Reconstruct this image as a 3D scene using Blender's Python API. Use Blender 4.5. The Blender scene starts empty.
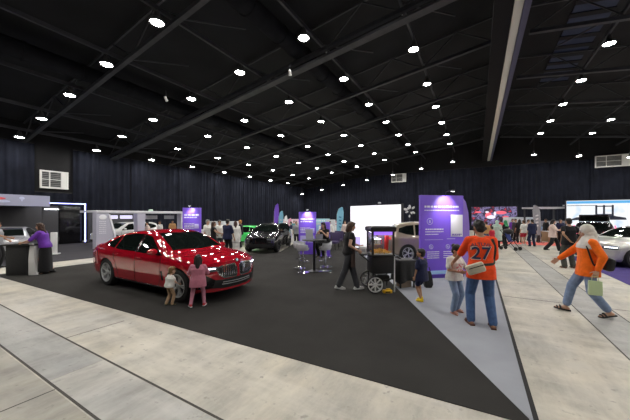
import bpy, bmesh, math, random
from mathutils import Vector as V, Matrix as M
from mathutils.bvhtree import BVHTree
random.seed(7)
S = bpy.context.scene
C = S.collection
PI = math.pi
R = math.radians
# hall axes: +Y runs to the far curtain, +X to the right-hand wall, camera above the origin
CAM_H, CAM_YAW, FPX, HOR = 1.85, R(30.1), 281.0, 216.0

def G(px, py, h=0.0):
    """hall coordinates of a point at height h seen at a photo position"""
    z = FPX*(CAM_H-h)/(py-HOR)
    return GZ(px, z, h)

def GZ(px, z, h=0.0):
    """hall coordinates at camera depth z"""
    x = (px-315.0)/FPX*z
    return V((x*math.cos(CAM_YAW)-z*math.sin(CAM_YAW), x*math.sin(CAM_YAW)+z*math.cos(CAM_YAW), h))

def to_cam(p):
    """yaw that makes a local +Y front look at the camera from p"""
    return math.atan2(-p[1], -p[0])-PI/2

# ------------------------------------------------------------------ materials
_mats = {}
def mat(name, col, rough=.6, metal=0., spec=.5, noise=None, bump=None, emit=None, coat=0., coat_ior=1.5, trans=0., alpha=1., sheen=0., ior=1.45):
    if name in _mats: return _mats[name]
    m = bpy.data.materials.new(name); m.use_nodes = True
    nt = m.node_tree; b = nt.nodes['Principled BSDF']
    c = (col[0], col[1], col[2], 1)
    b.inputs['Base Color'].default_value = c
    b.inputs['Roughness'].default_value = rough
    b.inputs['Metallic'].default_value = metal
    b.inputs['Specular IOR Level'].default_value = spec
    b.inputs['IOR'].default_value = ior
    if coat:
        b.inputs['Coat Weight'].default_value = coat; b.inputs['Coat IOR'].default_value = coat_ior
        b.inputs['Coat Roughness'].default_value = .03
    if trans: b.inputs['Transmission Weight'].default_value = trans
    if alpha < 1: b.inputs['Alpha'].default_value = alpha
    if sheen: b.inputs['Sheen Weight'].default_value = sheen
    if emit:
        b.inputs['Emission Color'].default_value = (*emit[0], 1); b.inputs['Emission Strength'].default_value = emit[1]
    tc = None
    if noise or bump:
        tc = nt.nodes.new('ShaderNodeTexCoord')
    if noise:
        sc, amt = noise
        n = nt.nodes.new('ShaderNodeTexNoise'); n.inputs['Scale'].default_value = sc; n.inputs['Detail'].default_value = 5
        nt.links.new(tc.outputs['Object'], n.inputs['Vector'])
        r = nt.nodes.new('ShaderNodeMapRange'); r.inputs['From Min'].default_value = .3; r.inputs['From Max'].default_value = .7
        r.inputs['To Min'].default_value = 1-amt; r.inputs['To Max'].default_value = 1+amt
        nt.links.new(n.outputs['Fac'], r.inputs['Value'])
        mx = nt.nodes.new('ShaderNodeVectorMath'); mx.operation = 'SCALE'
        mx.inputs[0].default_value = col
        nt.links.new(r.outputs['Result'], mx.inputs['Scale'])
        nt.links.new(mx.outputs['Vector'], b.inputs['Base Color'])
    if bump:
        sc, st = bump
        n2 = nt.nodes.new('ShaderNodeTexNoise'); n2.inputs['Scale'].default_value = sc; n2.inputs['Detail'].default_value = 4
        nt.links.new(tc.outputs['Object'], n2.inputs['Vector'])
        bp = nt.nodes.new('ShaderNodeBump'); bp.inputs['Strength'].default_value = st; bp.inputs['Distance'].default_value = .02
        nt.links.new(n2.outputs['Fac'], bp.inputs['Height'])
        nt.links.new(bp.outputs['Normal'], b.inputs['Normal'])
    _mats[name] = m
    return m

def fabric(name, col, rough=.85, amt=.12):
    return mat(name, col, rough, spec=.2, noise=(14, amt), bump=(16, .35), sheen=.1)

# ------------------------------------------------------------------ mesh building
class MB:
    def __init__(s): s.v = []; s.f = []; s.mi = []; s.T = M.Identity(4); s.m = 0
    def add(s, vs, fs):
        o = len(s.v); s.v += [s.T @ V(p) for p in vs]
        for f in fs: s.f.append([i+o for i in f]); s.mi.append(s.m)
        return s
    def box(s, c, d, rot=None, bev=0.):
        x, y, z = d[0]/2, d[1]/2, d[2]/2
        if bev > 0:
            b = min(bev, x*.9, y*.9, z*.9)
            bm = bmesh.new(); bmesh.ops.create_cube(bm, size=1.0)
            for v in bm.verts: v.co = V((v.co.x*2*x, v.co.y*2*y, v.co.z*2*z))
            bmesh.ops.bevel(bm, geom=list(bm.edges), offset=b, segments=2, profile=.5, affect='EDGES')
            vs = [v.co.copy() for v in bm.verts]
            bm.verts.index_update(); fs = [[v.index for v in f.verts] for f in bm.faces]; bm.free()
        else:
            vs = [V((a*x, b*y, e*z)) for a in (-1, 1) for b in (-1, 1) for e in (-1, 1)]
            fs = [[0,1,3,2],[4,6,7,5],[0,4,5,1],[2,3,7,6],[0,2,6,4],[1,5,7,3]]
        if rot is not None: vs = [rot @ p for p in vs]
        return s.add([p+V(c) for p in vs], fs)
    def bar(s, a, b, w, h, up=(0,0,1), bev=0):
        a = V(a); b = V(b); d = b-a; L = d.length
        if L < 1e-6: return s
        d.normalize(); u = V(up)
        if abs(d.dot(u)) > .99: u = V((1,0,0))
        sd = d.cross(u).normalized(); u = sd.cross(d)
        rot = M((d, sd, u)).transposed()
        return s.box((a+b)/2, (L, w, h), rot, bev)
    def loft(s, rings, cap=True, closed=True):
        n = len(rings[0]); vs = [p for r in rings for p in r]; fs = []
        for i in range(len(rings)-1):
            for j in range(n if closed else n-1):
                k = (j+1) % n
                fs.append([i*n+j, i*n+k, (i+1)*n+k, (i+1)*n+j])
        if cap and closed:
            fs.append(list(range(n))[::-1]); o = (len(rings)-1)*n; fs.append([o+j for j in range(n)])
        return s.add(vs, fs)
    def tube(s, pts, r, seg=10, cap=True):
        pts = [V(p) for p in pts]; n = len(pts)
        rs = r if isinstance(r, (list, tuple)) else [r]*n
        rings = []; ref = None
        for i, p in enumerate(pts):
            d = (pts[min(i+1, n-1)]-pts[max(i-1, 0)]).normalized()
            if ref is None:
                ref = V((0,0,1)) if abs(d.z) < .9 else V((1,0,0))
            a = d.cross(ref).normalized(); b = d.cross(a).normalized(); ref = -b if (-b).dot(ref) > 0 else b
            rings.append([p+(a*math.cos(t*2*PI/seg)+b*math.sin(t*2*PI/seg))*rs[i] for t in range(seg)])
        return s.loft(rings, cap)
    def cyl(s, a, b, r0, r1=None, seg=16): return s.tube([a, b], [r0, r0 if r1 is None else r1], seg)
    def caps(s, a, b, r0, r1=None, seg=10):
        """capsule with round ends"""
        r1 = r0 if r1 is None else r1; a = V(a); b = V(b); d = b-a
        if d.length < 1e-5: d = V((0,0,1e-4))
        d.normalize(); pts = []; rr = []
        for t in (90, 60, 30): pts.append(a-d*r0*math.sin(R(t))); rr.append(max(r0*math.cos(R(t)), 1e-4))
        pts += [a, b]; rr += [r0, r1]
        for t in (30, 60, 90): pts.append(b+d*r1*math.sin(R(t))); rr.append(max(r1*math.cos(R(t)), 1e-4))
        return s.tube(pts, rr, seg)
    def ell(s, c, rad, rot=None, seg=14, rows=9):
        rings = []
        for i in range(rows+1):
            t = -PI/2+PI*i/rows; cr = max(math.cos(t), 1e-3)
            ring = []
            for j in range(seg):
                p = V((rad[0]*cr*math.cos(2*PI*j/seg), rad[1]*cr*math.sin(2*PI*j/seg), rad[2]*math.sin(t)))
                if rot is not None: p = rot @ p
                ring.append(V(c)+p)
            rings.append(ring)
        return s.loft(rings)
    def lathe(s, prof, seg=24, cap=True):
        """prof: (radius, z) pairs about local z"""
        return s.loft([[V((r*math.cos(2*PI*j/seg), r*math.sin(2*PI*j/seg), z)) for j in range(seg)] for r, z in prof], cap)
    def prism(s, poly, z0, z1):
        return s.loft([[V((p[0], p[1], z0)) for p in poly], [V((p[0], p[1], z1)) for p in poly]])
    def slab(s, quad, n, t):
        """quad or polygon in space, thickened by t along n"""
        n = V(n)*t
        return s.loft([[V(p) for p in quad], [V(p)+n for p in quad]])
    def build(s, name, mats, parent=None, smooth=True, ang=38, loc=None):
        me = bpy.data.meshes.new(name); me.from_pydata([tuple(p) for p in s.v], [], s.f)
        if not isinstance(mats, (list, tuple)): mats = [mats]
        for m in mats: me.materials.append(m)
        for p, i in zip(me.polygons, s.mi): p.material_index = i; p.use_smooth = smooth
        bm = bmesh.new(); bm.from_mesh(me); bmesh.ops.recalc_face_normals(bm, faces=bm.faces); bm.to_mesh(me); bm.free()
        if smooth: me.set_sharp_from_angle(angle=R(ang))
        return link(name, me, parent, loc)

def link(name, me, parent=None, loc=None):
    o = bpy.data.objects.new(name, me); C.objects.link(o)
    if parent is not None: o.parent = parent
    if loc is not None: o.location = loc
    return o

def remeshed(name, mb, voxel, mats, parent=None, it=3):
    me = bpy.data.meshes.new(name); me.from_pydata([tuple(p) for p in mb.v], [], mb.f)
    bm = bmesh.new(); bm.from_mesh(me); bmesh.ops.recalc_face_normals(bm, faces=bm.faces); bm.to_mesh(me); bm.free()
    t = bpy.data.objects.new('tmp', me); C.objects.link(t)
    r = t.modifiers.new('r', 'REMESH'); r.mode = 'VOXEL'; r.voxel_size = voxel; r.use_smooth_shade = True
    if it:
        q = t.modifiers.new('s', 'SMOOTH'); q.factor = .5; q.iterations = it
    dg = bpy.context.evaluated_depsgraph_get()
    out = bpy.data.meshes.new_from_object(t.evaluated_get(dg)); out.name = name
    bpy.data.objects.remove(t); bpy.data.meshes.remove(me)
    out.materials.clear()
    for m in (mats if isinstance(mats, (list, tuple)) else [mats]): out.materials.append(m)
    for p in out.polygons: p.use_smooth = True
    return link(name, out, parent)

def tag(o, label, cat, group=None, kind=None):
    o['label'] = label
    if cat: o['category'] = cat
    if group: o['group'] = group
    if kind: o['kind'] = kind
    return o

def thing(name, label, cat, loc=(0,0,0), rz=0., group=None):
    o = bpy.data.objects.new(name, None); C.objects.link(o)
    o.empty_display_size = .1
    o.location = loc; o.rotation_euler = (0,0,rz)
    return tag(o, label, cat, group)

def struct(name, mb, m, label=None, smooth=False):
    o = mb.build(name, m, None, smooth); o['kind'] = 'structure'
    if label: o['label'] = label
    return o

def copy_tree(o, parent=None):
    c = o.copy(); C.objects.link(c)
    if parent is not None: c.parent = parent
    for ch in o.children: copy_tree(ch, c)
    return c

def text_mesh(txt, size, extrude=.004):
    cu = bpy.data.curves.new('t', 'FONT'); cu.body = txt; cu.size = size; cu.extrude = extrude
    cu.align_x = 'CENTER'; cu.align_y = 'CENTER'; cu.offset = size*.012
    o = bpy.data.objects.new('t', cu); C.objects.link(o)
    dg = bpy.context.evaluated_depsgraph_get()
    me = bpy.data.meshes.new_from_object(o.evaluated_get(dg))
    bpy.data.objects.remove(o); bpy.data.curves.remove(cu)
    return me

def spot(name, parent, loc, aim, watts, size, col=(1,1,1), blend=.6, rad=.03):
    l = bpy.data.lights.new(name, 'SPOT'); l.energy = watts; l.spot_size = R(size); l.spot_blend = blend; l.color = col; l.shadow_soft_size = rad
    o = bpy.data.objects.new(name, l); C.objects.link(o); o.parent = parent; o.location = loc
    o.rotation_euler = (V(aim)-V(loc)).to_track_quat('-Z', 'Y').to_euler()
    return o

def sstep(t): t = max(0., min(1., t)); return t*t*(3-2*t)
def interp(tab, x):
    if x <= tab[0][0]: return tab[0][1]
    for (a, p), (b, q) in zip(tab, tab[1:]):
        if x <= b:
            t = (x-a)/(b-a); return p+(q-p)*t
    return tab[-1][1]
def smooth_interp(tab, x, w=.08):
    return sum(interp(tab, x+d*w) for d in (-1.5,-1,-.5,0,.5,1,1.5))/7
# ------------------------------------------------------------------ people
SKIN_A = mat('skin_light', (.55,.33,.23), .5, noise=(30,.05)); SKIN_B = mat('skin_tan', (.42,.23,.14), .5, noise=(30,.05)); SKIN_C = mat('skin_pale', (.62,.40,.30), .5, noise=(30,.05))
HAIR_K = mat('hair_black', (.012,.009,.008), .45, bump=(60,.5)); HAIR_B = mat('hair_brown', (.05,.022,.012), .45, bump=(60,.5)); HAIR_L = mat('hair_light_brown', (.18,.09,.035), .5, bump=(60,.5))
EYE = mat('eye_dark', (.01,.008,.008), .2); LIP = mat('lip', (.35,.10,.09), .45)

def ik(a, t, l1, l2, hint):
    d = t-a; L = d.length; mx = (l1+l2)*.999
    if L > mx: t = a+d*(mx/L); d = t-a; L = mx
    u = d.normalized(); x = (l1*l1-l2*l2+L*L)/(2*L); y = math.sqrt(max(l1*l1-x*x, 0))
    h = V(hint); h = h-u*h.dot(u)
    h = h.normalized() if h.length > 1e-4 else V((0,1,0))
    return a+u*x+h*y, t

def person(label, loc, rz, h=1.68, head=1., skin=SKIN_A, hair=('short', HAIR_K), top=None, bottom=None, shoes=None,
           ankles=((-.1,0,.08),(.1,0,.08)), wrists=((-.27,.05,.82),(.27,.05,.82)), elbows=((-.6,-1,-.2),(.6,-1,-.2)), knees=(0,1,0),
           lean=0., side=0., yaw=0., nod=0., hipz=.905, footyaw=(8,-8), footpitch=(0,0), curl=35, vox=.014, wide=1., group=None, palms=None, heads_up=0., apron=None, hand_scale=1., twist=0.):
    root = thing('person', label, 'person', loc, rz, group)
    k = h/1.70; hs = head*k
    sz = h-.225*hs-.075*k                       # shoulder height
    kv = sz/1.395; kw = kv*wide*(1+.18*(head-1)/.35 if head > 1 else 1)
    P = lambda p: V((p[0]*kw, p[1]*kv, p[2]*kv))
    hip0 = V((0,0,hipz*kv))
    rot = M.Rotation(R(side), 3, 'Y') @ M.Rotation(-R(lean), 3, 'X')
    rot2 = rot @ M.Rotation(R(twist), 3, 'Z')
    def T(x, y, z):                              # trunk point, z above the hips
        if z < 0: return hip0+V((x*kw, y*kv, z*kv))
        t = sstep(z/.45)
        q = rot2 if t > .5 else rot
        return hip0+q @ V((x*kw, y*kv, z*kv))
    sh = [T(-.168,-.005,.475), T(.168,-.005,.475)]
    nk = T(0,-.01,.53); 
    hipj = [hip0+V((-.088*kw,0,-.01)), hip0+V((.088*kw,0,-.01))]
    ank = [P(a) for a in ankles]; wr = [P(w) for w in wrists]
    kne = []; elb = []
    for i in (0,1):
        m, t = ik(hipj[i], ank[i], .425*kv, .42*kv, V(knees)+V(((-.12,.12)[i],0,0))); kne.append(m); ank[i] = t
        m, t = ik(sh[i], wr[i], .285*kv, .255*kv, elbows[i]); elb.append(m); wr[i] = t
    rx = V((1,0,0))
    def ring(z, a, b, off=0., yo=0., n=20):
        c = T(0, yo, z); q = (rot2 if z > .22 else rot) if z >= 0 else M.Identity(3)
        ax = q @ V((1,0,0)); ay = q @ V((0,1,0))
        o = []
        for j in range(n):
            t = 2*PI*j/n; ct, st = math.cos(t), math.sin(t)
            e = .8
            o.append(c+ax*((a*kw+off)*math.copysign(abs(ct)**e, ct))+ay*((b*kv+off)*math.copysign(abs(st)**e, st)))
        return o
    TR = [(-.07,.10,.085,0), (-.03,.158,.108,-.005), (.03,.168,.115,-.008), (.12,.150,.102,0), (.2,.138,.095,.004), (.3,.150,.105,.006), (.39,.160,.112,.004), (.45,.160,.10,0), (.495,.125,.078,-.004), (.53,.062,.056,-.01)]
    # ---- body: one continuous surface
    b = MB()
    b.loft([ring(z, x-.006, y-.006, 0, yo) for z, x, y, yo in TR])
    headc = nk+(rot2 @ V((0,.012*kv,.06*k)))
    hr = rot2 @ M.Rotation(R(yaw), 3, 'Z') @ M.Rotation(R(lean*.75-nod+heads_up), 3, 'X')
    hc = headc+hr @ V((0,.02*hs,.105*hs))        # skull centre
    HP = lambda x, y, z: hc+hr @ V((x*hs, y*hs, z*hs))
    b.caps(T(0,-.01,.49), hc+hr @ V((0,-.015*hs,-.05*hs)), .054*k, .05*k)
    b.ell(HP(0,-.008,.01), (.076*hs,.094*hs,.098*hs), hr); b.ell(HP(0,.022,-.06), (.056*hs,.066*hs,.062*hs), hr)
    b.ell(HP(0,.05,-.105), (.026*hs,.026*hs,.016*hs), hr)
    b.caps(HP(0,.088,.005), HP(0,.104,-.036), .009*hs, .015*hs)
    for s in (-1,1):
        b.ell(HP(s*.078,-.008,-.02), (.010*hs,.021*hs,.032*hs), hr)
        b.ell(HP(s*.036,.062,-.04), (.026*hs,.022*hs,.024*hs), hr)
        i = 0 if s < 0 else 1
        b.caps(T(s*.05,-.01,.515), sh[i], .045*kv, .052*kv)
        b.caps(sh[i], elb[i], .05*kv, .038*kv); b.caps(elb[i], wr[i], .038*kv, .026*kv)
        b.caps(hipj[i], kne[i], .088*kv, .056*kv); b.caps(kne[i], kne[i].lerp(ank[i], .35), .053*kv, .054*kv)
        b.caps(kne[i].lerp(ank[i], .35), ank[i], .054*kv, .036*kv)
        # hand
        d = (wr[i]-elb[i]).normalized(); inward = V((-s,0,0)) if palms is None else V(palms[i])
        n = inward-d*inward.dot(d); n = n.normalized() if n.length > 1e-3 else V((0,1,0))
        w = d.cross(n)
        if palms is None and w.y < 0: w = -w                      # thumb side forward
        q = kv*1.0*hand_scale*(1.06 if head > 1.1 else 1)
        pc = wr[i]+d*.05*q
        mrot = M((w, n, d)).transposed()
        b.ell(pc, (.043*q,.016*q,.055*q), mrot, 12, 7)
        fr = max(.0085*q, vox*.62)
        for f, (off, L) in enumerate(((.033,.07),(.011,.08),(-.011,.075),(-.032,.06))):
            a = wr[i]+d*.088*q+w*off*q*1.08; c1 = R(curl*(.6+.1*f)); c2 = R(curl*(1.5+.15*f))
            m1 = a+(d*math.cos(c1)+n*math.sin(c1)+w*off*1.5)*L*.55*q; m2 = m1+(d*math.cos(c2)+n*math.sin(c2)+w*off*1.5)*L*.5*q
            b.caps(a-d*.02*q, m1, fr*1.05, fr, 8); b.caps(m1, m2, fr, fr*.85, 8)
        a = wr[i]+d*.03*q+w*.032*q; m1 = a+(d*.6+w*.75+n*.3)*.045*q; m2 = m1+(d*.85+w*.25+n*.45)*.034*q
        b.caps(a, m1, fr*1.3, fr*1.1, 8); b.caps(m1, m2, fr*1.1, fr*.9, 8)
    feet = []
    for i in (0,1):
        fr_ = M.Rotation(R(footyaw[i]), 3, 'Z') @ M.Rotation(R(footpitch[i]), 3, 'X')
        A = ank[i]; FP = lambda x, y, z, A=A, fr_=fr_: A+fr_ @ V((x*kv, y*kv, z*kv))
        b.caps(FP(0,-.035,-.045), FP(0,.06,-.045), .032*kv, .034*kv); b.caps(FP(0,.02,-.03), FP(.0,.125,-.058), .035*kv, .02*kv)
        b.caps(FP(.015,.09,-.058), FP(.02,.155,-.062), .022*kv, .016*kv); b.caps(FP(-.02,.09,-.06), FP(-.02,.14,-.062), .022*kv, .014*kv)
        feet.append((FP, fr_))
    remeshed('body', b, vox, skin, root, 3)
    for s in (-1,1):
        e = MB(); e.ell(HP(s*.031,.083,-.008), (.013*hs,.008*hs,.008*hs), hr, 10, 6); e.build('eye', EYE, root)
        e = MB(); e.caps(HP(s*.016,.089,.014), HP(s*.05,.076,.016), .0045*hs, .003*hs, 6); e.build('eyebrow', hair[1] if hair and hair[0] != 'hijab' else HAIR_K, root)
    e = MB(); e.ell(HP(0,.083,-.074), (.024*hs,.009*hs,.008*hs), hr, 10, 6); e.build('mouth', LIP, root)
    # ---- hair or headscarf
    if hair:
        st, hm = hair[0], hair[1]; g = MB()
        if st != 'hijab':
            g.ell(HP(0,-.020,.026), (.086*hs,.098*hs,.095*hs), hr); g.ell(HP(0,-.045,-.03), (.074*hs,.066*hs,.075*hs), hr)
            g.ell(HP(0,.045,.072), (.062*hs,.05*hs,.034*hs), hr)
        if st == 'tousled':
            for q in range(16):
                t = q*2.4; g.ell(HP(.07*math.cos(t)*(.5+.5*(q%3)/2), -.02+.075*math.sin(t), .065+.03*((q*7)%5)/5-.05*(q%3)), (.034*hs,.034*hs,.032*hs), hr, 10, 6)
        if st in ('long', 'bob', 'curly'):
            L = {'long': .34, 'bob': .15, 'curly': .22}[st]
            for s in (-1,1):
                g.caps(HP(s*.07,-.015,.0), HP(s*.078,-.025,-min(L,.2)), .032*hs, .026*hs)
            up = T(0,-.10,.53-(L-.15)*1.0) if L > .2 else HP(0,-.07,-L)
            g.caps(HP(0,-.06,0), HP(0,-.075,-.12), .07*hs, .066*hs); g.caps(HP(0,-.075,-.12), up, .066*hs, .045*hs)
            if st == 'curly':
                for q in range(22):
                    t = q*2.4; zz = .05-.011*q*1.1
                    g.ell(HP(.085*math.cos(t), -.04-.06*abs(math.sin(t)), zz), (.035*hs,.035*hs,.032*hs), hr, 10, 6)
        if st == 'ponytail':
            g.caps(HP(0,-.105,.03), HP(0,-.135,-.07), .03*hs, .036*hs); g.caps(HP(0,-.135,-.07), HP(0,-.125,-.19), .036*hs, .012*hs)
        if st == 'bun': g.ell(HP(0,-.11,.05), (.045*hs,.04*hs,.045*hs), hr)
        if st == 'hijab':
            g.ell(HP(0,-.020,.018), (.098*hs,.108*hs,.110*hs), hr, 20, 12); g.ell(HP(0,-.03,-.06), (.092*hs,.090*hs,.085*hs), hr, 20, 12)
            g.ell(HP(0,-.014,-.118), (.084*hs,.080*hs,.060*hs), hr, 20, 10)
            g.loft([ring(.36,.176,.126,.036,.006), ring(.43,.176,.120,.036,.002), ring(.49,.145,.098,.026), ring(.53,.105,.088,.022), ring(.57,.085,.084,.012), ring(.61,.07,.075,.008)])
            g.caps(HP(0,-.07,-.05), T(0,-.09,.38), .075*hs, .08*hs)
            nm = 'headscarf'
        else: nm = 'hair'
        remeshed(nm, g, max(vox*.9, .007), hm, root, 2)
    # ---- clothes
    info = dict(root=root, sh=sh, elb=elb, wr=wr, T=T, HP=HP, kv=kv, kw=kw, hs=hs, ank=ank, kne=kne, hip=hip0, hr=hr, ring=ring, rot=rot2, hipj=hipj)
    if bottom:
        kind, m = bottom[0], bottom[1]; L = bottom[2] if len(bottom) > 2 else 1.; fl = bottom[3] if len(bottom) > 3 else 0.
        g = MB()
        if kind in ('trousers', 'shorts'):
            g.loft([ring(-.08,.10,.085,.012), ring(-.03,.158,.108,.016,-.005), ring(.03,.168,.115,.014,-.008), ring(.12,.150,.102,.014)])
            for i in (0,1):
                a = hipj[i]; kn = kne[i]; an = ank[i]+(ank[i]-kne[i]).normalized()*-.01*kv
                if kind == 'shorts':
                    e = a.lerp(kn, L); g.caps(a, e, .098*kv, (.082+fl)*kv)
                else:
                    g.caps(a, kn, .1*kv, (.07+fl*.6)*kv); e = kn.lerp(an, L)
                    g.caps(kn, e, (.07+fl*.6)*kv, (.052+fl)*kv)
        else:
            z0 = -L; r = fl
            g.loft([ring(z0,.15+r,.12+r,.0), ring(z0*.6,.155+r*.7,.12+r*.7,.005), ring(-.12,.168+r*.15,.12+r*.15,.012), ring(.03,.168,.115,.014,-.008), ring(.12,.150,.102,.016)])
        o = remeshed(kind, g, vox*.9, m, root, 3); info['bottom'] = o
    if top:
        m, sl, hem = top[0], top[1], top[2]; lo = top[3] if len(top) > 3 else 0.
        g = MB(); rows = []
        if hem < -.02:
            f = (abs(hem)-.02)
            rows.append(ring(hem,.168+f*.08,.118+f*.07,.02+lo)); 
        rows += [ring(z,x,y,(.018 if z < .45 else .012)+lo*(1 if z < .42 else .35),yo) for z,x,y,yo in TR if z > max(hem,-.02) and z < .52]
        if hem >= -.02: rows.insert(0, ring(hem, interp([(a[0],a[1]) for a in TR], hem), interp([(a[0],a[2]) for a in TR], hem), .018+lo))
        rows.append(ring(.525,.07,.062,.008,-.01))
        g.loft(rows)
        for s in (-1,1):
            i = 0 if s < 0 else 1
            g.caps(T(s*.05,-.01,.508), sh[i], .05*kv, .062*kv+lo*.3)
            if sl > 0:
                e = sh[i].lerp(elb[i], min(sl,1)); g.caps(sh[i], e, .063*kv+lo*.4, (.057 if sl <= 1 else .052)*kv+lo*.6)
                if sl > 1: g.caps(elb[i], elb[i].lerp(wr[i], min(sl-1,.97)), .052*kv+lo*.6, .038*kv+lo*.45)
        info['top'] = remeshed('shirt' if sl else 'vest', g, vox*.9, m, root, 3)
    if apron:
        g = MB()
        rr = [(-.32,.175,.13),(-.1,.175,.13),(.1,.158,.118),(.3,.13,.128),(.40,.10,.128)]
        rings = []
        for z,a,c in rr:
            full = ring(z,a,c,.026 if z < .35 else .02, 0, 28)
            rings.append([full[j] for j in range(0,15)])
        o = MB()
        for r_ in rings:
            c_ = sum((q for q in r_), V())/len(r_)
        o.loft([r_+[p+(T(0,0,.2)-T(0,0,.2)) + (T(0,-.03,.0)-T(0,0,.0))*.4 for p in r_[::-1]] for r_ in rings])
        o.build('apron', apron, root)
    if shoes:
        m, typ = shoes[0], shoes[1]
        for i in (0,1):
            FP, fr_ = feet[i]; g = MB()
            if typ == 'shoe':
                g.caps(FP(0,-.04,-.04), FP(0,.05,-.035), .043*kv, .044*kv); g.caps(FP(0,.02,-.03), FP(0,.13,-.05), .044*kv, .034*kv); g.caps(FP(0,.10,-.052), FP(0,.165,-.055), .038*kv, .03*kv); g.caps(FP(0,-.02,-.02), FP(0,-.01,.015), .046*kv, .046*kv)
                o = remeshed('shoe', g, max(vox*.8,.007), m, root, 2)
                if len(shoes) > 2:
                    q = MB(); q.loft([[FP(a*1.05,c,zz) for a,c in ((-.03,-.085),(.03,-.085),(.045,0),(.05,.11),(.03,.185),(-.01,.195),(-.045,.13),(-.04,.02))] for zz in (-.082,-.058)]); q.build('sole', shoes[2], o)
            else:                                  # open sandal: sole and straps
                g.loft([[FP(a,c,zz) for a,c in ((-.035,-.08),(.035,-.08),(.045,0),(.05,.11),(.03,.175),(-.01,.18),(-.045,.13),(-.04,.02))] for zz in (-.084,-.062)])
                g.tube([FP(-.05,.075,-.07), FP(-.035,.085,-.028), FP(.0,.09,-.012), FP(.038,.085,-.026), FP(.05,.075,-.07)], .016*kv, 8)
                g.tube([FP(-.048,.12,-.07), FP(-.03,.13,-.038), FP(.0,.135,-.03), FP(.035,.13,-.038), FP(.05,.12,-.07)], .013*kv, 8)
                g.build('sandal', m, root)
    return root, info
# ------------------------------------------------------------------ cars
GLASS_CAR = mat('car_glass', (.006,.009,.008), .0, spec=.5)
BLACK_GLOSS = mat('gloss_black', (.006,.006,.007), .12, spec=.6); BLACK_MATT = mat('matt_black', (.012,.012,.013), .6)
CHROME = mat('chrome', (.75,.76,.78), .14, metal=1.); TYRE = mat('tyre', (.015,.015,.016), .75, bump=(60,.2))
ALLOY = mat('alloy', (.50,.51,.53), .3, metal=.35); ALLOY_D = mat('alloy_dark', (.05,.05,.055), .3, metal=.7)
LAMP_GLASS = mat('lamp_glass', (.08,.09,.1), .06, spec=.8, coat=.5); LAMP_LIT = mat('lamp_lit', (.8,.85,1), .3, emit=((.8,.88,1), 6)); LAMP_BLUE = mat('lamp_blue', (.4,.5,1), .3, emit=((.35,.45,1), 8))
TAIL = mat('tail_red', (.4,.01,.015), .2, emit=((1,.05,.08), .6)); PLATE = mat('plate', (.6,.6,.6), .4); SEAM = mat('seam', (.004,.004,.004), .7)
SEDAN = dict(xf=2.46, xr=-2.56, ax=(1.60,-1.40), wr=.36,
    top=[(-2.56,.98),(-2.48,1.07),(-2.2,1.12),(-1.85,1.15),(-1.45,1.28),(-1.0,1.42),(-.55,1.495),(-.1,1.515),(.25,1.485),(.6,1.37),(1.0,1.16),(1.22,1.045),(1.5,1.02),(1.9,.985),(2.2,.945),(2.38,.90),(2.46,.85)],
    belt=[(-2.56,.9),(-2.2,.99),(-1.5,1.0),(-.5,.975),(.6,.945),(1.2,.92),(1.7,.89),(2.1,.86),(2.35,.82),(2.46,.76)],
    wid=[(-2.56,.80),(-2.3,.88),(-1.5,.945),(-.4,.93),(.6,.93),(1.5,.95),(2.1,.92),(2.46,.86)],
    bot=[(-2.56,.34),(-2.3,.24),(-1.6,.19),(1.7,.19),(2.2,.2),(2.46,.25)], fwarp=.40, rwarp=.22, tumble=.56)
SUV = dict(xf=2.2, xr=-2.25, ax=(1.38,-1.33), wr=.36,
    top=[(-2.25,1.0),(-2.2,1.10),(-2.05,1.35),(-1.85,1.58),(-1.5,1.66),(-.6,1.70),(.1,1.68),(.45,1.60),(.8,1.40),(1.15,1.17),(1.4,1.12),(1.8,1.06),(2.05,.98),(2.2,.88)],
    belt=[(-2.25,.95),(-2.0,1.08),(-1.2,1.08),(0,1.04),(1.1,1.02),(1.6,.98),(2.0,.88),(2.2,.78)],
    wid=[(-2.25,.82),(-2.0,.90),(-1.2,.93),(0,.92),(1.2,.93),(1.8,.91),(2.2,.84)],
    bot=[(-2.25,.38),(-2.0,.27),(-1.4,.22),(1.4,.22),(1.9,.24),(2.2,.3)], fwarp=.34, rwarp=.25, tumble=.42)

def car_surface(sp, dx, ns=5):
    """lofted body shell: list of half rings, right side only"""
    xs = []; x = sp['xr']
    n = int(round((sp['xf']-sp['xr'])/dx))
    rings = []
    for i in range(n+1):
        x = sp['xr']+(sp['xf']-sp['xr'])*i/n
        top = smooth_interp(sp['top'], x); be = smooth_interp(sp['belt'], x); w = smooth_interp(sp['wid'], x); zb = smooth_interp(sp['bot'], x)
        be = min(be, top-.05); d = top-be; h = be-zb; k = sstep((d-.06)/.3); wb = .955*w
        y7 = wb-sp['tumble']*d*.66*k-.06*w*(1-k); y8 = wb-sp['tumble']*d*.98*k-.24*w*(1-k)
        P = [(0,zb),(.5*w,zb),(.84*w,zb),(.955*w,zb+.07),(.975*w,zb+.22*h),(.992*w,zb+.45*h),(1.0*w,zb+.68*h),(.99*w,zb+.86*h),(wb,be),(y7,be+(.68*k+.45*(1-k))*d),(y8,be+(.93*k+.80*(1-k))*d),(.62*y8,be+.982*d),(.3*y8,top),(0,top)]
        half = []
        m = len(P)
        for a in range(m-1):
            p0 = P[max(a-1,0)]; p1 = P[a]; p2 = P[a+1]; p3 = P[min(a+2,m-1)]
            if a == 0: p0 = (-P[1][0], P[1][1])
            if a == m-2: p3 = (-P[m-2][0], P[m-2][1])
            for q in range(ns):
                half.append(tuple(_cr(p0[c], p1[c], p2[c], p3[c], q/ns) for c in (0,1)))
        half.append(P[-1])
        rings.append((x, [(max(y,0), z) for y, z in half]))
    return rings
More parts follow.
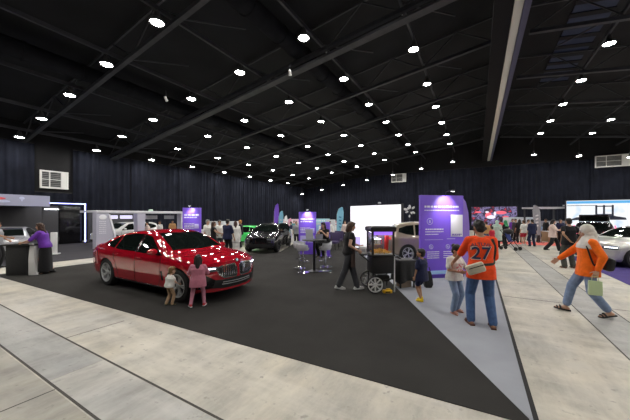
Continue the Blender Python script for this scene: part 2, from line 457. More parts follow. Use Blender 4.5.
def _cr(a,b,c,d,t):
    m0 = (c-a)*.4; m1 = (d-b)*.4
    return (2*t**3-3*t*t+1)*b+(t**3-2*t*t+t)*m0+(-2*t**3+3*t*t)*c+(t**3-t*t)*m1

class Car:
    def __init__(s, name, label, loc, yaw, sp, paint, dx=.05, scale=(1,1,1), rim='spoke', group=None):
        s.sp = sp; s.root = thing(name, label, 'car', loc, yaw, group); s.root.scale = scale
        rings = car_surface(sp, dx); n = len(rings[0][1]); vs = []; fs = []
        s.W = max(y for _, h in rings for y, z in h)
        full = []
        for x, half in rings:
            full.append([(x,-y,z) for y, z in half]+[(x,y,z) for y, z in half[::-1]][1:-1])
        N = len(full[0])
        for r in full: vs += r
        L = len(full)
        for i in range(L-1):
            for j in range(N):
                k = (j+1)%N; fs.append([i*N+j, i*N+k, (i+1)*N+k, (i+1)*N+j])
        for end, x0 in ((0, rings[0][0]), (L-1, rings[-1][0])):
            half = rings[end][1]; m = 16; idx = {}
            def vid(a, q):
                if q == 0: return end*N+a
                if q == m: return end*N+(N-a)%N
                if a in (0, n-1): return end*N+a
                key = (a, q)
                if key not in idx:
                    y, z = half[a]; idx[key] = len(vs); vs.append((x0, -y+2*y*q/m, z))
                return idx[key]
            for a in range(n-1):
                for q in range(m):
                    f = [vid(a,q), vid(a,q+1), vid(a+1,q+1), vid(a+1,q)]
                    f = [v for c, v in enumerate(f) if v not in f[:c]]
                    if len(f) >= 3: fs.append(f)
        out = []
        for x, y, z in vs:
            t = abs(y)/s.W
            x2 = x-sp['fwarp']*(t**2.6)*sstep((x-(sp['xf']-1.0))/1.0)+sp['rwarp']*(t**2.6)*sstep(((sp['xr']+.8)-x)/.8)
            q = sstep((x-(sp['xf']-.35))/.35); x2 -= q*(.16*max(0,(z-.62))+ .22*max(0,.42-z))
            q = sstep(((sp['xr']+.3)-x)/.3); x2 += q*(.12*max(0,.55-z)+.1*max(0,z-.9))
            out.append(V((x2,y,z)))
        s.bvh = BVHTree.FromPolygons(out, fs)
        # wheel arches: drop the faces inside, ease the rim vertices onto the circle
        ar = sp['wr']*1.10; s.ar = ar; wz = sp['wr']*.98
        vv = out
        def near(p):
            for ax in sp['ax']:
                if abs(p.y) > .35*s.W and math.hypot(p.x-ax, p.z-wz) < ar and p.z < wz+ar: return True
            return False
        keep = []
        for f in fs:
            c = sum((vv[i] for i in f), V())/len(f)
            if not near(c): keep.append(f)
        used = set(i for f in keep for i in f)
        for i in used:
            p = vv[i]
            for ax in sp['ax']:
                r = math.hypot(p.x-ax, p.z-wz)
                if abs(p.y) > .7*s.W and abs(r-ar) < dx*.75 and p.z > sp['wr']*.55:
                    vv[i] = V((ax+(p.x-ax)*ar/r, p.y, wz+(p.z-wz)*ar/r))
        mb = MB(); ids = {}; v2 = []
        for f in keep:
            for i in f:
                if i not in ids: ids[i] = len(v2); v2.append(vv[i])
        mb.add(v2, [[ids[i] for i in f] for f in keep])
        s.body = mb.build('body', paint, s.root, True, 60)
        # inner wheel wells
        for ax in sp['ax']:
            for sd in (-1,1):
                g = MB(); y0 = sd*.40*s.W; y1 = sd*.955*s.W
                arc = [(ax+(ar+.006)*math.cos(R(t)), wz+(ar+.006)*math.sin(R(t))) for t in range(-25,206,10)]
                g.loft([[V((x,y,max(z,.14))) for x, z in arc] for y in (y0, y1)], False, False)
                g.add([V((x,y0,max(z,.14))) for x, z in arc], [list(range(len(arc)))])
                g.build('wheel_well', BLACK_MATT, s.root)
        s.wheels(rim)
    def wheels(s, rim):
        r = s.sp['wr']
        if 'tyre' not in _wheel:
            t = MB(); t.T = M.Rotation(R(90), 4, 'X')
            t.lathe([(.245,-.10),(.30,-.118),(.345,-.105),(.36,-.07),(.36,.07),(.345,.105),(.30,.118),(.245,.10),(.235,0),(.245,-.10)], 40, False)
            o = t.build('tyre', TYRE); _wheel['tyre'] = o.data; bpy.data.objects.remove(o)
        if rim not in _wheel:
            g = MB()
            rr = M.Rotation(R(90), 4, 'X')                                  # local z -> -y: the outer face is at +z before
            g.T = rr; g.m = 0
            g.lathe([(.250,.104),(.256,.112),(.247,.116),(.232,.108),(.225,.06),(.222,-.09)], 40, False)
            g.m = 1; g.lathe([(.001,.02),(.20,.02),(.20,.0),(.001,.0)], 32)
            g.m = 0; g.lathe([(.001,.100),(.03,.100),(.055,.092),(.06,.05),(.001,.05)], 20)
            k = 10 if rim == 'spoke' else 5
            for i in range(k):
                a = 2*PI*i/k
                for da, w in (((-.17,.015),(.17,.015)) if rim == 'twin' else ((0,.03),)):
                    p0 = V((.045*math.cos(a), .045*math.sin(a), .082)); p1 = V((.236*math.cos(a+da), .236*math.sin(a+da), .098))
                    d = (p1-p0).normalized(); sd = d.cross(V((0,0,1))).normalized()
                    g.loft([[p0-sd*w*.7, p0+sd*w*.7, p0+sd*w*.6-V((0,0,.035)), p0-sd*w*.6-V((0,0,.035))], [p1-sd*w, p1+sd*w, p1+sd*w-V((0,0,.04)), p1-sd*w-V((0,0,.04))]])
            o = g.build('rim', [ALLOY_D if rim == 'dark' else ALLOY, ALLOY_D]); _wheel[rim] = o.data; bpy.data.objects.remove(o)
        for ax in s.sp['ax']:
            for sd in (-1,1):
                o = link('wheel', _wheel['tyre'], s.root, (ax, sd*(s.W-.125), r)); q = r/.36; o.scale = (q,q,q)
                if sd > 0: o.rotation_euler = (0,0,PI)
                link('rim', _wheel[rim], o)
    def ray(s, p, d):
        h = s.bvh.ray_cast(V(p), V(d))
        return h[0], h[1]
    def patch(s, name, lo, hi, view, m, eps=.004, th=.012, nu=16, nv=5, parent=None):
        """a fitted plate between two outline curves: view is the direction it is laid on from"""
        def samp(c, t):
            k = t*(len(c)-1); i = min(int(k), len(c)-2); f = k-i
            return [c[i][q]+(c[i+1][q]-c[i][q])*f for q in range(2)]
        d = {'left': (0,-1,0), 'right': (0,1,0), 'front': (-1,0,0), 'rear': (1,0,0), 'top': (0,0,-1)}[view]
        d = V(d); o1 = []; o2 = []
        for i in range(nu+1):
            a = samp(lo, i/nu); b = samp(hi, i/nu)
            for j in range(nv+1):
                t = j/nv; u = a[0]+(b[0]-a[0])*t; w = a[1]+(b[1]-a[1])*t
                if view in ('left','right'): p = V((u, 3*(1 if view == 'left' else -1), w))
                elif view in ('front','rear'): p = V((4*(1 if view == 'front' else -1), u, w))
                else: p = V((u, w, 4))
                h, n = s.ray(p, d)
                if h is None:
                    h, n, _, _ = s.bvh.find_nearest(p+d*(p.length-1.2))
                if n.dot(d) > 0: n = -n
                o1.append(h+n*eps); o2.append(h+n*(eps-th))
        g = MB(); k = nv+1; fs = []; N = len(o1)
        for i in range(nu):
            for j in range(nv):
                q = [i*k+j, (i+1)*k+j, (i+1)*k+j+1, i*k+j+1]; fs.append(q); fs.append([x+N for x in q[::-1]])
        bd = [i*k for i in range(nu+1)]+[nu*k+j for j in range(1,nv+1)]+[i*k+nv for i in range(nu-1,-1,-1)]+[j for j in range(nv-1,0,-1)]
        for a, b in zip(bd, bd[1:]+bd[:1]): fs.append([a, b, b+N, a+N])
        g.add(o1+o2, fs)
        return g.build(name, m, parent or s.root, True, 50)
    def line(s, name, pts, view, m, w=.006, parent=None, eps=.0):
        d = V({'left': (0,-1,0), 'right': (0,1,0), 'front': (-1,0,0), 'rear': (1,0,0), 'top': (0,0,-1)}[view]); out = []
        for a, b in zip(pts, pts[1:]):
            for q in range(8):
                t = q/8 ; u = a[0]+(b[0]-a[0])*t; v = a[1]+(b[1]-a[1])*t; out.append((u,v))
        out.append(pts[-1]); path = []
        for u, v in out:
            p = V((u, 3*(1 if view == 'left' else -1), v)) if view in ('left','right') else (V((4*(1 if view == 'front' else -1), u, v)) if view in ('front','rear') else V((u,v,4)))
            h, n = s.ray(p, d)
            if h is not None: path.append(h-d*eps)
        if len(path) > 1:
            g = MB(); g.tube(path, w, 6); return g.build(name, m, parent or s.root)
_wheel = {}

def dress(c, kind, paint, trim=BLACK_GLOSS, front='plain', lamps=LAMP_GLASS, grille_m=None, seams=True, lit=LAMP_LIT):
    """windows, lights, seams, mirrors and trim"""
    sp = c.sp; xf, xr = sp['xf'], sp['xr']
    for sd in ('left','right'):
        s = 1 if sd == 'left' else -1
        if kind == 'sedan':
            c.patch('front_side_window', [(.0,.985),(.5,.968),(1.0,.962)], [(.0,1.405),(.28,1.36),(.86,1.03)], sd, GLASS_CAR)
            c.patch('rear_side_window', [(-.08,.99),(-.6,1.0),(-1.02,1.02)], [(-.08,1.41),(-.5,1.415),(-.92,1.36)], sd, GLASS_CAR)
            c.patch('quarter_window', [(-1.08,1.03),(-1.3,1.06),(-1.52,1.10)], [(-.98,1.345),(-1.22,1.25),(-1.5,1.13)], sd, GLASS_CAR, nu=8)
            c.patch('pillar_trim', [(-.07,.985),(-.01,.984)], [(-.07,1.41),(-.01,1.405)], sd, BLACK_GLOSS, .003, nu=3)
            if seams:
                c.line('door_seam', [(.98,.93),(1.02,.7),(.95,.36),(.9,.27)], sd, SEAM); c.line('door_seam', [(-.04,.97),(-.05,.6),(-.06,.27)], sd, SEAM)
                c.line('door_seam', [(-1.02,1.0),(-1.0,.8),(-.86,.5),(-.82,.27)], sd, SEAM)
            hx = [(.12,.86),(-.95,.88)]; sill = (-1.0,1.2,.20,.27)
        else:
            c.patch('front_side_window', [(.02,1.09),(.5,1.08),(.95,1.07)], [(.02,1.56),(.35,1.52),(.86,1.16)], sd, GLASS_CAR)
            c.patch('rear_side_window', [(-.05,1.09),(-.5,1.10),(-.98,1.12)], [(-.05,1.57),(-.5,1.58),(-.98,1.55)], sd, GLASS_CAR)
            c.patch('quarter_window', [(-1.05,1.12),(-1.4,1.16),(-1.75,1.25)], [(-1.05,1.54),(-1.35,1.52),(-1.72,1.40)], sd, GLASS_CAR, nu=8)
            if seams:
                c.line('door_seam', [(.98,1.0),(1.0,.7),(.9,.3)], sd, SEAM); c.line('door_seam', [(-.01,1.08),(-.03,.6),(-.04,.3)], sd, SEAM)
            hx = [(.1,.97),(-.9,.99)]; sill = (-.9,.98,.23,.34)
        for x, z in hx:
            p, n = c.ray((x, 3*s, z), (0,-s,0)); g = MB(); g.box(p+V((0,s*.008,0)), (.20,.028,.026), bev=.009); g.build('door_handle', paint, c.root)
        c.patch('side_sill', [(sill[0],sill[2]),(sill[1],sill[2])], [(sill[0],sill[3]),(sill[1],sill[3])], sd, BLACK_GLOSS, .02, .04)
        # mirror
        xm, zm = (.86,1.02) if kind == 'sedan' else (.82,1.14)
        p, n = c.ray((xm, 3*s, zm), (0,-s,0)); g = MB()
        g.bar(p+V((0,-s*.02,-.01)), p+V((0,s*.10,.0)), .06, .03)
        o = g.build('mirror', BLACK_GLOSS, c.root)
        g = MB(); g.ell(p+V((-.02,s*.16,.03)), (.085,.115,.075), None, 16, 9); g.build('mirror_cap', paint, o)
    if kind == 'sedan':
        c.patch('windshield', [(1.12,-.70),(1.22,0),(1.12,.70)], [(.33,-.55),(.40,0),(.33,.55)], 'top', GLASS_CAR, nu=20, nv=8)
        c.patch('rear_window', [(-1.70,-.60),(-1.78,0),(-1.70,.60)], [(-.98,-.54),(-.95,0),(-.98,.54)], 'top', GLASS_CAR, nu=16)
        if seams:
            for s in (-1,1): c.line('bonnet_seam', [(1.14,s*.72),(1.6,s*.75),(2.1,s*.66)], 'top', SEAM, .005)
    else:
        c.patch('windshield', [(1.08,-.68),(1.18,0),(1.08,.68)], [(.42,-.58),(.48,0),(.42,.58)], 'top', GLASS_CAR, nu=16)
        c.patch('rear_window', [(-.60,1.16),(0,1.16),(.60,1.16)], [(-.52,1.5),(0,1.53),(.52,1.5)], 'rear', GLASS_CAR)
    zt = .745 if kind == 'sedan' else .82
    for s in (-1,1):
        o = c.patch('headlight', [(s*.84,zt-.07),(s*.72,zt-.085),(s*.46,zt-.055)], [(s*.84,zt+.035),(s*.72,zt+.045),(s*.48,zt+.025)], 'front', lamps, .006)
        c.patch('light_strip', [(s*.82,zt-.02),(s*.7,zt-.02),(s*.54,zt-.012)], [(s*.82,zt+.005),(s*.7,zt+.006),(s*.54,zt+.008)], 'front', lit, .010, parent=o)
        zr = .86 if kind == 'sedan' else .98
        c.patch('tail_light', [(s*.76,zr-.07),(s*.35,zr-.03)], [(s*.76,zr+.04),(s*.35,zr+.05)], 'rear', TAIL, .006)
    c.patch('number_plate', [(-.26,.44),(.26,.44)], [(-.26,.55),(.26,.55)], 'rear', PLATE, .012)
    gm = grille_m or BLACK_GLOSS
    if front == 'kidney':
        for s in (-1,1):
            o = c.patch('kidney_grille', [(s*.035,.56),(s*.07,.505),(s*.38,.515),(s*.49,.60)], [(s*.035,.73),(s*.09,.815),(s*.42,.80),(s*.54,.735)], 'front', CHROME, .022, .04, 18, 8)
            c.patch('grille_mesh', [(s*.06,.575),(s*.09,.535),(s*.37,.545),(s*.455,.61)], [(s*.06,.73),(s*.11,.785),(s*.405,.77),(s*.495,.725)], 'front', BLACK_MATT, .026, .03, 18, 8, parent=o)
            for q in range(8):
                y = s*(.10+.047*q); top = .772-.02*max(0,(q-5))/2-.015*(q == 0)
                c.patch('slat', [(y-.006,.56),(y+.006,.56)], [(y-.006,top),(y+.006,top)], 'front', CHROME, .036, .02, 2, 4, parent=o)
        c.patch('lower_grille', [(-.70,.335),(-.35,.30),(0,.295),(.35,.30),(.70,.335)], [(-.66,.50),(-.35,.485),(0,.50),(.35,.485),(.66,.50)], 'front', BLACK_MATT, .008, nu=18)
        c.patch('lower_grille_bar', [(-.42,.385),(0,.37),(.42,.385)], [(-.42,.40),(0,.385),(.42,.40)], 'front', ALLOY, .016, nu=14)
        c.patch('lower_grille_bar', [(-.40,.43),(0,.42),(.40,.43)], [(-.40,.442),(0,.432),(.40,.442)], 'front', ALLOY, .016, nu=14)
        for s in (-1,1):
            c.patch('side_intake', [(s*.88,.33),(s*.74,.32),(s*.60,.33)], [(s*.88,.56),(s*.74,.62),(s*.56,.50)], 'front', BLACK_GLOSS, .008, nu=12)
        g = MB(); p, n = c.ray((4,0,.865), (-1,0,0)); p = p or V((xf-.1,0,.8))
        g.T = M.Translation(p) @ M.Rotation(R(60), 4, 'Y'); g.m = 0; g.lathe([(.001,.014),(.03,.014),(.041,.010),(.041,-.02),(.001,-.02)], 20)
        for q in range(4):
            g.m = 1 if q % 2 else 2
            g.loft([[V((0,0,.016))]+[V((.029*math.cos(t*PI/2+a*PI/12), .029*math.sin(t*PI/2+a*PI/12), .016)) for t in (q,) for a in range(7)], [V((0,0,.0175))]+[V((.029*math.cos(q*PI/2+a*PI/12), .029*math.sin(q*PI/2+a*PI/12), .0175)) for a in range(7)]])
        g.build('badge', [mat('badge_black',(.01,.01,.012),.3), mat('badge_white',(.8,.8,.8),.3), mat('badge_blue',(.03,.2,.6),.3)], c.root)
    elif front == 'bar':
        c.patch('upper_grille', [(-.42,zt-.09),(0,zt-.10),(.42,zt-.09)], [(-.44,zt+.02),(0,zt+.03),(.44,zt+.02)], 'front', gm, .008, nu=14)
        c.patch('lower_grille', [(-.66,.34),(0,.32),(.66,.34)], [(-.60,.52),(0,.55),(.60,.52)], 'front', BLACK_MATT, .008, nu=16)
        c.patch('light_bar', [(-.45,zt+.03),(0,zt+.04),(.45,zt+.03)], [(-.45,zt+.045),(0,zt+.055),(.45,zt+.045)], 'front', CHROME, .012, nu=14)
    else:
        c.patch('lower_grille', [(-.62,.31),(0,.29),(.62,.31)], [(-.58,.45),(0,.47),(.58,.45)], 'front', BLACK_MATT, .008, nu=16)
    return c
# ------------------------------------------------------------------ the hall
XL, XR, YB, YF, XRIDGE = -26.2, 28.8, -12.0, 41.5, 1.3
def LZ(x): return 10.51-.1407*abs(x-XRIDGE)          # height of the lamp plane under the sloping roof

def concrete(name, base, warm, cool, sc=.55):
    m = bpy.data.materials.new(name); m.use_nodes = True; nt = m.node_tree; b = nt.nodes['Principled BSDF']
    tc = nt.nodes.new('ShaderNodeTexCoord')
    def noise(scale, detail, rough=.6, stretch=None):
        n = nt.nodes.new('ShaderNodeTexNoise'); n.inputs['Scale'].default_value = scale; n.inputs['Detail'].default_value = detail; n.inputs['Roughness'].default_value = rough
        if stretch:
            mp = nt.nodes.new('ShaderNodeMapping'); mp.inputs['Scale'].default_value = stretch
            nt.links.new(tc.outputs['Object'], mp.inputs['Vector']); nt.links.new(mp.outputs['Vector'], n.inputs['Vector'])
        else: nt.links.new(tc.outputs['Object'], n.inputs['Vector'])
        return n
    def mix(fac, a, c):
        x = nt.nodes.new('ShaderNodeMix'); x.data_type = 'RGBA'
        nt.links.new(fac, x.inputs[0])
        for i, q in ((6, a), (7, c)):
            if isinstance(q, tuple): x.inputs[i].default_value = (*q, 1)
            else: nt.links.new(q, x.inputs[i])
        return x.outputs[2]
    def ramp(src, lo, hi):
        r = nt.nodes.new('ShaderNodeMapRange'); r.inputs['From Min'].default_value = lo; r.inputs['From Max'].default_value = hi
        nt.links.new(src, r.inputs['Value']); return r.outputs['Result']
    c1 = mix(ramp(noise(sc, 6).outputs['Fac'], .35, .65), warm, cool)
    c2 = mix(ramp(noise(2.2, 8, .7, (1,.35,1)).outputs['Fac'], .38, .72), c1, tuple(q*.52 for q in base))
    c3 = mix(ramp(noise(.8, 6, .65, (.4,1.4,1)).outputs['Fac'], .47, .72), c2, tuple(min(q*1.28,1) for q in base))
    c4 = mix(ramp(noise(9, 4).outputs['Fac'], .61, .70), c3, tuple(q*.6 for q in base))
    nt.links.new(c4, b.inputs['Base Color'])
    b.inputs['Roughness'].default_value = .42; b.inputs['Specular IOR Level'].default_value = .45
    return m
CONC = concrete('concrete_floor', (.53,.50,.435), (.58,.53,.425), (.49,.485,.46))
CONC_G = concrete('concrete_grey', (.37,.367,.35), (.39,.38,.35), (.345,.35,.345), 1.2)
CONC_G2 = concrete('concrete_light_grey', (.48,.468,.435), (.50,.48,.43), (.45,.45,.435), 1.0)
JOINT = mat('floor_joint', (.07,.065,.06), .9)
BLACKWALL = mat('wall_black', (.010,.010,.012), .9); DECK = mat('roof_deck', (.0095,.011,.0145), .9, noise=(.5,.3))
STEEL = mat('roof_steel', (.043,.046,.056), .6, noise=(3,.2)); STEEL_D = mat('duct_steel', (.024,.026,.033), .5, noise=(2,.3))
DRAPE = mat('drape_black', (.0125,.0145,.0235), .9, spec=.15, noise=(1.2,.25))
WHITE_P = mat('white_paint', (.75,.75,.74), .5)

f = MB(); f.box(((XL+XR)/2, (YB+YF)/2, -.1), (XR-XL, YF-YB, .2)); struct('floor', f, CONC, 'worn pale concrete exhibition hall floor')
CONC_D = concrete('concrete_tan', (.37,.35,.30), (.40,.37,.30), (.36,.35,.32), .9)
# darker service-trench strips let into the slab, with joints
n = 0
def strip(x0, y0, x1, y1, m=CONC_G, h=.0015):
    global n
    n += 1; g = MB(); g.box(((x0+x1)/2, (y0+y1)/2, h/2), (abs(x1-x0), abs(y1-y0), h)); return struct('trim_%d' % n, g, m)
xs = [-20,-13,-8.6,-6.2,-4.15,-2.2,.1,1.7]
for a, b in zip(xs, xs[1:]): strip(a+.008, 1.22, b-.008, 1.76, CONC_G if xs.index(a) not in (1,4,5) else CONC_G2)
ys = [-3,1.2,4.4,7.6,10.8,14,17.2,20.4,23.6]
for a, b in zip(ys, ys[1:]): strip(1.70, a+.008, 2.27, b-.008)
strip(-22, -12, 1.7, 1.195, CONC_D, .001)
for y in (1.22,1.78): strip(-22, y-.012, 1.7, y+.012, JOINT, .002)
for x in (1.69,2.28): strip(x-.010, -3, x+.010, 24, JOINT, .002)
for y in (7.8,11.6,15.4): strip(.5, y-.008, 1.69, y+.008, JOINT, .002); strip(2.28, y-.008, 3.4, y+.008, JOINT, .002)
for x in (-9.5,-3.9): strip(x-.008, -3, x+.008, 1.2, JOINT, .002)
strip(-22, .02, 1.6, .036, JOINT, .002)
for x in (-12.4,-5.4): strip(x-.006, 1.79, x+.006, 2.6, JOINT, .002)

w = MB(); w.box((XL-.1, (YB+YF)/2, 6), (.2, YF-YB, 13)); struct('wall_left', w, BLACKWALL)
w = MB(); w.box((XR+.1, (YB+YF)/2, 6), (.2, YF-YB, 13)); struct('wall_right', w, BLACKWALL)
w = MB(); w.box(((XL+XR)/2, YF+.1, 6), (XR-XL, .2, 13)); struct('wall_far', w, BLACKWALL)
w = MB(); w.box(((XL+XR)/2, YB-.1, 6), (XR-XL, .2, 13)); struct('wall_near', w, BLACKWALL)
g = MB()
for x in (XL, XR):
    a = [V((x,YB,LZ(x)+1.5)), V((x,YF,LZ(x)+1.5)), V((XRIDGE,YF,LZ(XRIDGE)+1.5)), V((XRIDGE,YB,LZ(XRIDGE)+1.5))]
    g.slab(a, (0,0,1), .2)
struct('ceiling', g, DECK, 'black sloping hall roof deck')

# roof trusses across the hall, purlins along it
DUCTS = (-7.6, -16.3)
for i in range(10):
    y = -8.7+5.05*i
    for (x0, x1) in ((XL+.1, XRIDGE-.6), (XRIDGE+.8, XR-.1)):
        g = MB(); A = lambda x, d: V((x, y, LZ(x)+d))
        g.bar(A(x0,.12), A(x1,.12), .19, .16); g.bar(A(x0,1.35), A(x1,1.35), .08, .08)
        if i == 4: g.bar(A(x0,-.16)+V((0,.2,0)), A(x1,-.16)+V((0,.2,0)), .40, .10)
        m = 8
        for q in range(m):
            xa = x0+(x1-x0)*q/m; xb = x0+(x1-x0)*(q+.5)/m; xc = x0+(x1-x0)*(q+1)/m
            for u, v in (((xa,.12),(xb,1.35)),((xb,1.35),(xc,.12))):
                if not any(min(u[0],v[0])-.45 < d_ < max(u[0],v[0])+.45 for d_ in DUCTS): g.bar(A(*u), A(*v), .05, .05)
        o = struct('roof_beam', g, STEEL, 'dark steel roof truss across the hall')
ROWS = [(-2.67-3.667*k, 'left', k) for k in range(7)]+[(5.27+3.667*k, 'right', k) for k in range(6)]
for x, sd, k in ROWS:
    g = MB(); g.bar((x, YB, LZ(x)+.42), (x, YF, LZ(x)+.42), .10, .16)
    for y in [-3.65+5.05*i for i in range(8)]:
        if not (sd == 'left' and k == 4): g.bar((x, y, LZ(x)+.42), (x+(1.83 if sd == 'left' else -1.83), y+2.05, LZ(x)+.55), .05, .05)
    struct('roof_beam', g, STEEL, 'dark steel purlin along a lamp row')
# ridge beam with its pale track
g = MB(); g.box((.74,(YB+YF)/2,8.95), (.56,YF-YB,.3)); g.box((1.25,(YB+YF)/2,9.9), (.5,YF-YB,2.0)); struct('ridge_beam', g, mat('ridge_dark', (.016,.016,.018), .8, spec=.1))
g = MB(); g.box((1.16,(YB+YF)/2,8.83), (.26,YF-YB,.12)); struct('ridge_beam', g, mat('track_pale', (.62,.62,.57), .45), 'pale partition track under the ridge')
g = MB(); g.box((1.40,(YB+YF)/2,8.80), (.20,YF-YB,.16)); struct('ridge_beam', g, mat('track_blue', (.06,.065,.13), .5))
# big round air ducts
DUCT = mat('duct_dark', (.014,.015,.019), .8, spec=.1, noise=(2,.3))
for x, z, r, lab in ((-7.6,LZ(-7.6)+.64,.40,'long round dark air duct under the roof, nearer the ridge beam'), (-16.3,LZ(-16.3)+.64,.38,'long round dark air duct under the roof, nearer the left wall')):
    g = MB(); g.cyl((x,YB+.3,z), (x,YF-.3,z), r, None, 20)
    d = g.build('air_duct', DUCT); tag(d, lab, 'air duct')
    for y in range(-10, 41, 2):
        q = MB(); q.cyl((x,y-.04,z), (x,y+.04,z), r+.03, None, 20); q.build('duct_collar', DUCT, d)
g = MB(); g.slab([(3.9,15,LZ(3.9)+1.46),(5.4,15,LZ(5.4)+1.46),(5.4,26,LZ(5.4)+1.46),(3.9,26,LZ(3.9)+1.46)], (0,0,-1), .04)
o = struct('window_4', g, mat('skylight_blue', (.012,.02,.05), .6, emit=((.10,.16,.42), .014)), 'bluish roof light strip')
for y in range(15,27):
    q = MB(); q.bar((3.85,y,LZ(3.85)+1.40), (5.45,y,LZ(5.45)+1.40), .35, .05); q.build('bar', DECK, o)

# ceiling lamps
LENS = mat('lamp_lens', (1,.98,.94), .4, emit=((1,.965,.90), 185)); HOUS = mat('lamp_housing', (.09,.09,.095), .4, metal=.6)
hp = MB(); hp.lathe([(.05,.40),(.09,.38),(.11,.20),(.20,.12),(.27,.05),(.275,.0),(.23,.0),(.205,.03),(.001,.035)], 20)
h_me = hp.build('housing', HOUS).data; bpy.data.objects.remove(bpy.data.objects['housing'])
lp = MB(); lp.lathe([(.001,.028),(.20,.028),(.20,.008),(.17,.0),(.001,.0)], 16)
l_me = lp.build('lens', LENS).data; bpy.data.objects.remove(bpy.data.objects['lens'])
kp = MB(); kp.cyl((0,0,.38), (0,0,.50), .018); kp.box((0,0,.46), (.10,.05,.05))
k_me = kp.build('bracket', HOUS).data; bpy.data.objects.remove(bpy.data.objects['bracket'])
ORD = ['first','second','third','fourth','fifth','sixth','seventh','eighth','ninth','tenth','eleventh','twelfth']
for x, sd, k in ROWS:
    for j in range(-2, 9):
        y = 5.9+4.08*j; z = LZ(x)-.12
        if j == 8: z -= 1.35; y -= .2
        t = thing('ceiling_lamp', 'bright round ceiling lamp, %s from far curtain in %s lamp row %s of ridge' % (ORD[8-j], ORD[k], sd), 'ceiling lamp', (x,y,z), 0, 'round lamps under the roof')
        link('housing', h_me, t); link('lens', l_me, t); link('bracket', k_me, t)
        if j == 8: q = MB(); q.cyl((0,0,.5), (0,0,1.9), .012, None, 6); q.build('cable', HOUS, t)
for px, py, z in ((290,73,13.0),(166,99,14.5),(403,12,12.5)):
    p = GZ(px, z); p.z = CAM_H+(HOR-py)*z/FPX
    t = thing('spotlight', 'small white spotlight on a roof beam, %s' % {290:'beyond the nearer air duct',166:'in the middle of the left roof slope',403:'near the ridge beam overhead'}[px], 'spotlight', p, .5, 'small roof spotlights')
    g = MB(); g.T = M.Rotation(R(55), 4, 'X'); g.lathe([(.05,.14),(.06,.12),(.06,-.08),(.075,-.10),(.06,-.10),(.001,-.085)], 16); g.build('housing', WHITE_P, t)
    g = MB(); g.bar((0,0,.05), (0,0,.45), .03, .03); g.build('bracket', STEEL, t)

# curtains
def curtain(p0, p1, ztop0, ztop1, inward, label, group, z0=.03):
    p0 = V(p0); p1 = V(p1); L = (p1-p0).length; d = (p1-p0)/L; nrm = V(inward); n = int(L*2.4); m = n*6
    f1 = []; ph = random.random()*6
    t = thing('stage_curtain', label, 'curtain', (p0.x, p0.y, 0), 0, group)
    cols = []
    for i in range(m+1):
        s = i/m; a = s*n*2*PI+ph+.9*math.sin(s*9+ph)
        cols.append((s, .075*math.sin(a)+.03*math.sin(s*31+ph)))
    g = MB(); rings = []
    for q in (0,.5,.96,1):
        r = []; 
        for s, o in cols: r.append(d*(L*s)+nrm*(o*(1.15-.35*q)+.12)+V((0,0,z0+(ztop0+(ztop1-ztop0)*s-z0)*q)))
        for s, o in reversed(cols): r.append(d*(L*s)+nrm*(o*(1.15-.35*q)+.10)+V((0,0,z0+(ztop0+(ztop1-ztop0)*s-z0)*q)))
        rings.append(r)
    g.loft(rings, False); g.build('drape', DRAPE, t, True, 60)
    g = MB(); g.bar(nrm*.11+V((0,0,ztop0+.03)), d*L+nrm*.11+V((0,0,ztop1+.03)), .05, .06); g.build('rail', BLACK_MATT, t)
lw = 'floor-length black pleated curtain hanging along the left-hand wall'
for a, b in ((-11.8,-7.6),(-7.5,-3.2),(-3.1,1.8),(1.9,6.95),(9.05,13.0),(13.1,17.5),(17.6,22),(22.1,26.5),(26.6,31),(31.1,35.5),(35.6,41.3)):
    curtain((XL+.02,a,0), (XL+.02,b,0), 6.75, 6.75, (1,0,0), lw, 'curtains along the left wall')
curtain((XL+.02,7.0,0), (XL+.02,9.0,0), 3.5, 3.5, (1,0,0), 'short black curtain hanging under the white wall window', 'curtains along the left wall')
def fz(x): return min(LZ(x)-.2, 8.0)
for i in range(12):
    a = XL+.3+i*4.55; b = a+4.5
    curtain((a,YF-.02,0), (b,YF-.02,0), fz(a), fz(b), (0,-1,0), 'floor-length black pleated curtain hanging along the far wall', 'curtains along the far wall')

def louvre_window(nm, c, w, h, axis, label):
    """white framed window; axis 'x' faces +X, 'y' faces -Y"""
    t = bpy.data.objects.new(nm, None); C.objects.link(t); t.location = c; t['kind'] = 'structure'; t['label'] = label
    if axis == 'x': t.rotation_euler = (0,0,PI/2)
    g = MB(); e = .09
    g.box((0,0,h/2), (w+e,.16,e)); g.box((0,0,-h/2), (w+e,.2,e*1.3)); g.box((-w/2,0,0), (e,.16,h)); g.box((w/2,0,0), (e,.16,h)); g.box((w*.28,0,0), (.09,.14,h)); g.box((-w*.18,0,0), (.05,.13,h)); g.box((-w*.11,0,0), (w*.78,.12,.05)); g.box((w*.40,0,0), (w*.2,.10,h))
    g.build('window_frame', WHITE_P, t, False)
    g = MB(); g.box((-w*.11,.05,0), (w*.78,.03,h)); g.build('glass', mat('window_dark', (.05,.055,.06), .2), t, False)
    g = MB()
    for i in range(9): g.box((-w*.11,.02,-h/2+h*(i+.5)/9), (w*.76,.03,h*.05), M.Rotation(R(35), 3, 'X'))
    g.build('louvre', mat('louvre_grey', (.25,.25,.25), .6), t, False)
louvre_window('window_1', (XL+.12, 8.0, 4.42), 1.45, 1.15, 'x', 'white framed louvred window high on the left wall')
def wy(px, py):
    t = (px-315)/FPX; z = (YF-.3)/(t*math.sin(CAM_YAW)+math.cos(CAM_YAW)); return V((z*(t*math.cos(CAM_YAW)-math.sin(CAM_YAW)), YF-.42, CAM_H+(HOR-py)*z/FPX))
louvre_window('window_2', wy(399,178), 2.0, 1.1, 'y', 'small white framed window above the far curtain')
louvre_window('window_3', wy(612,161), 2.6, 1.15, 'y', 'wide white framed window high on the far wall')

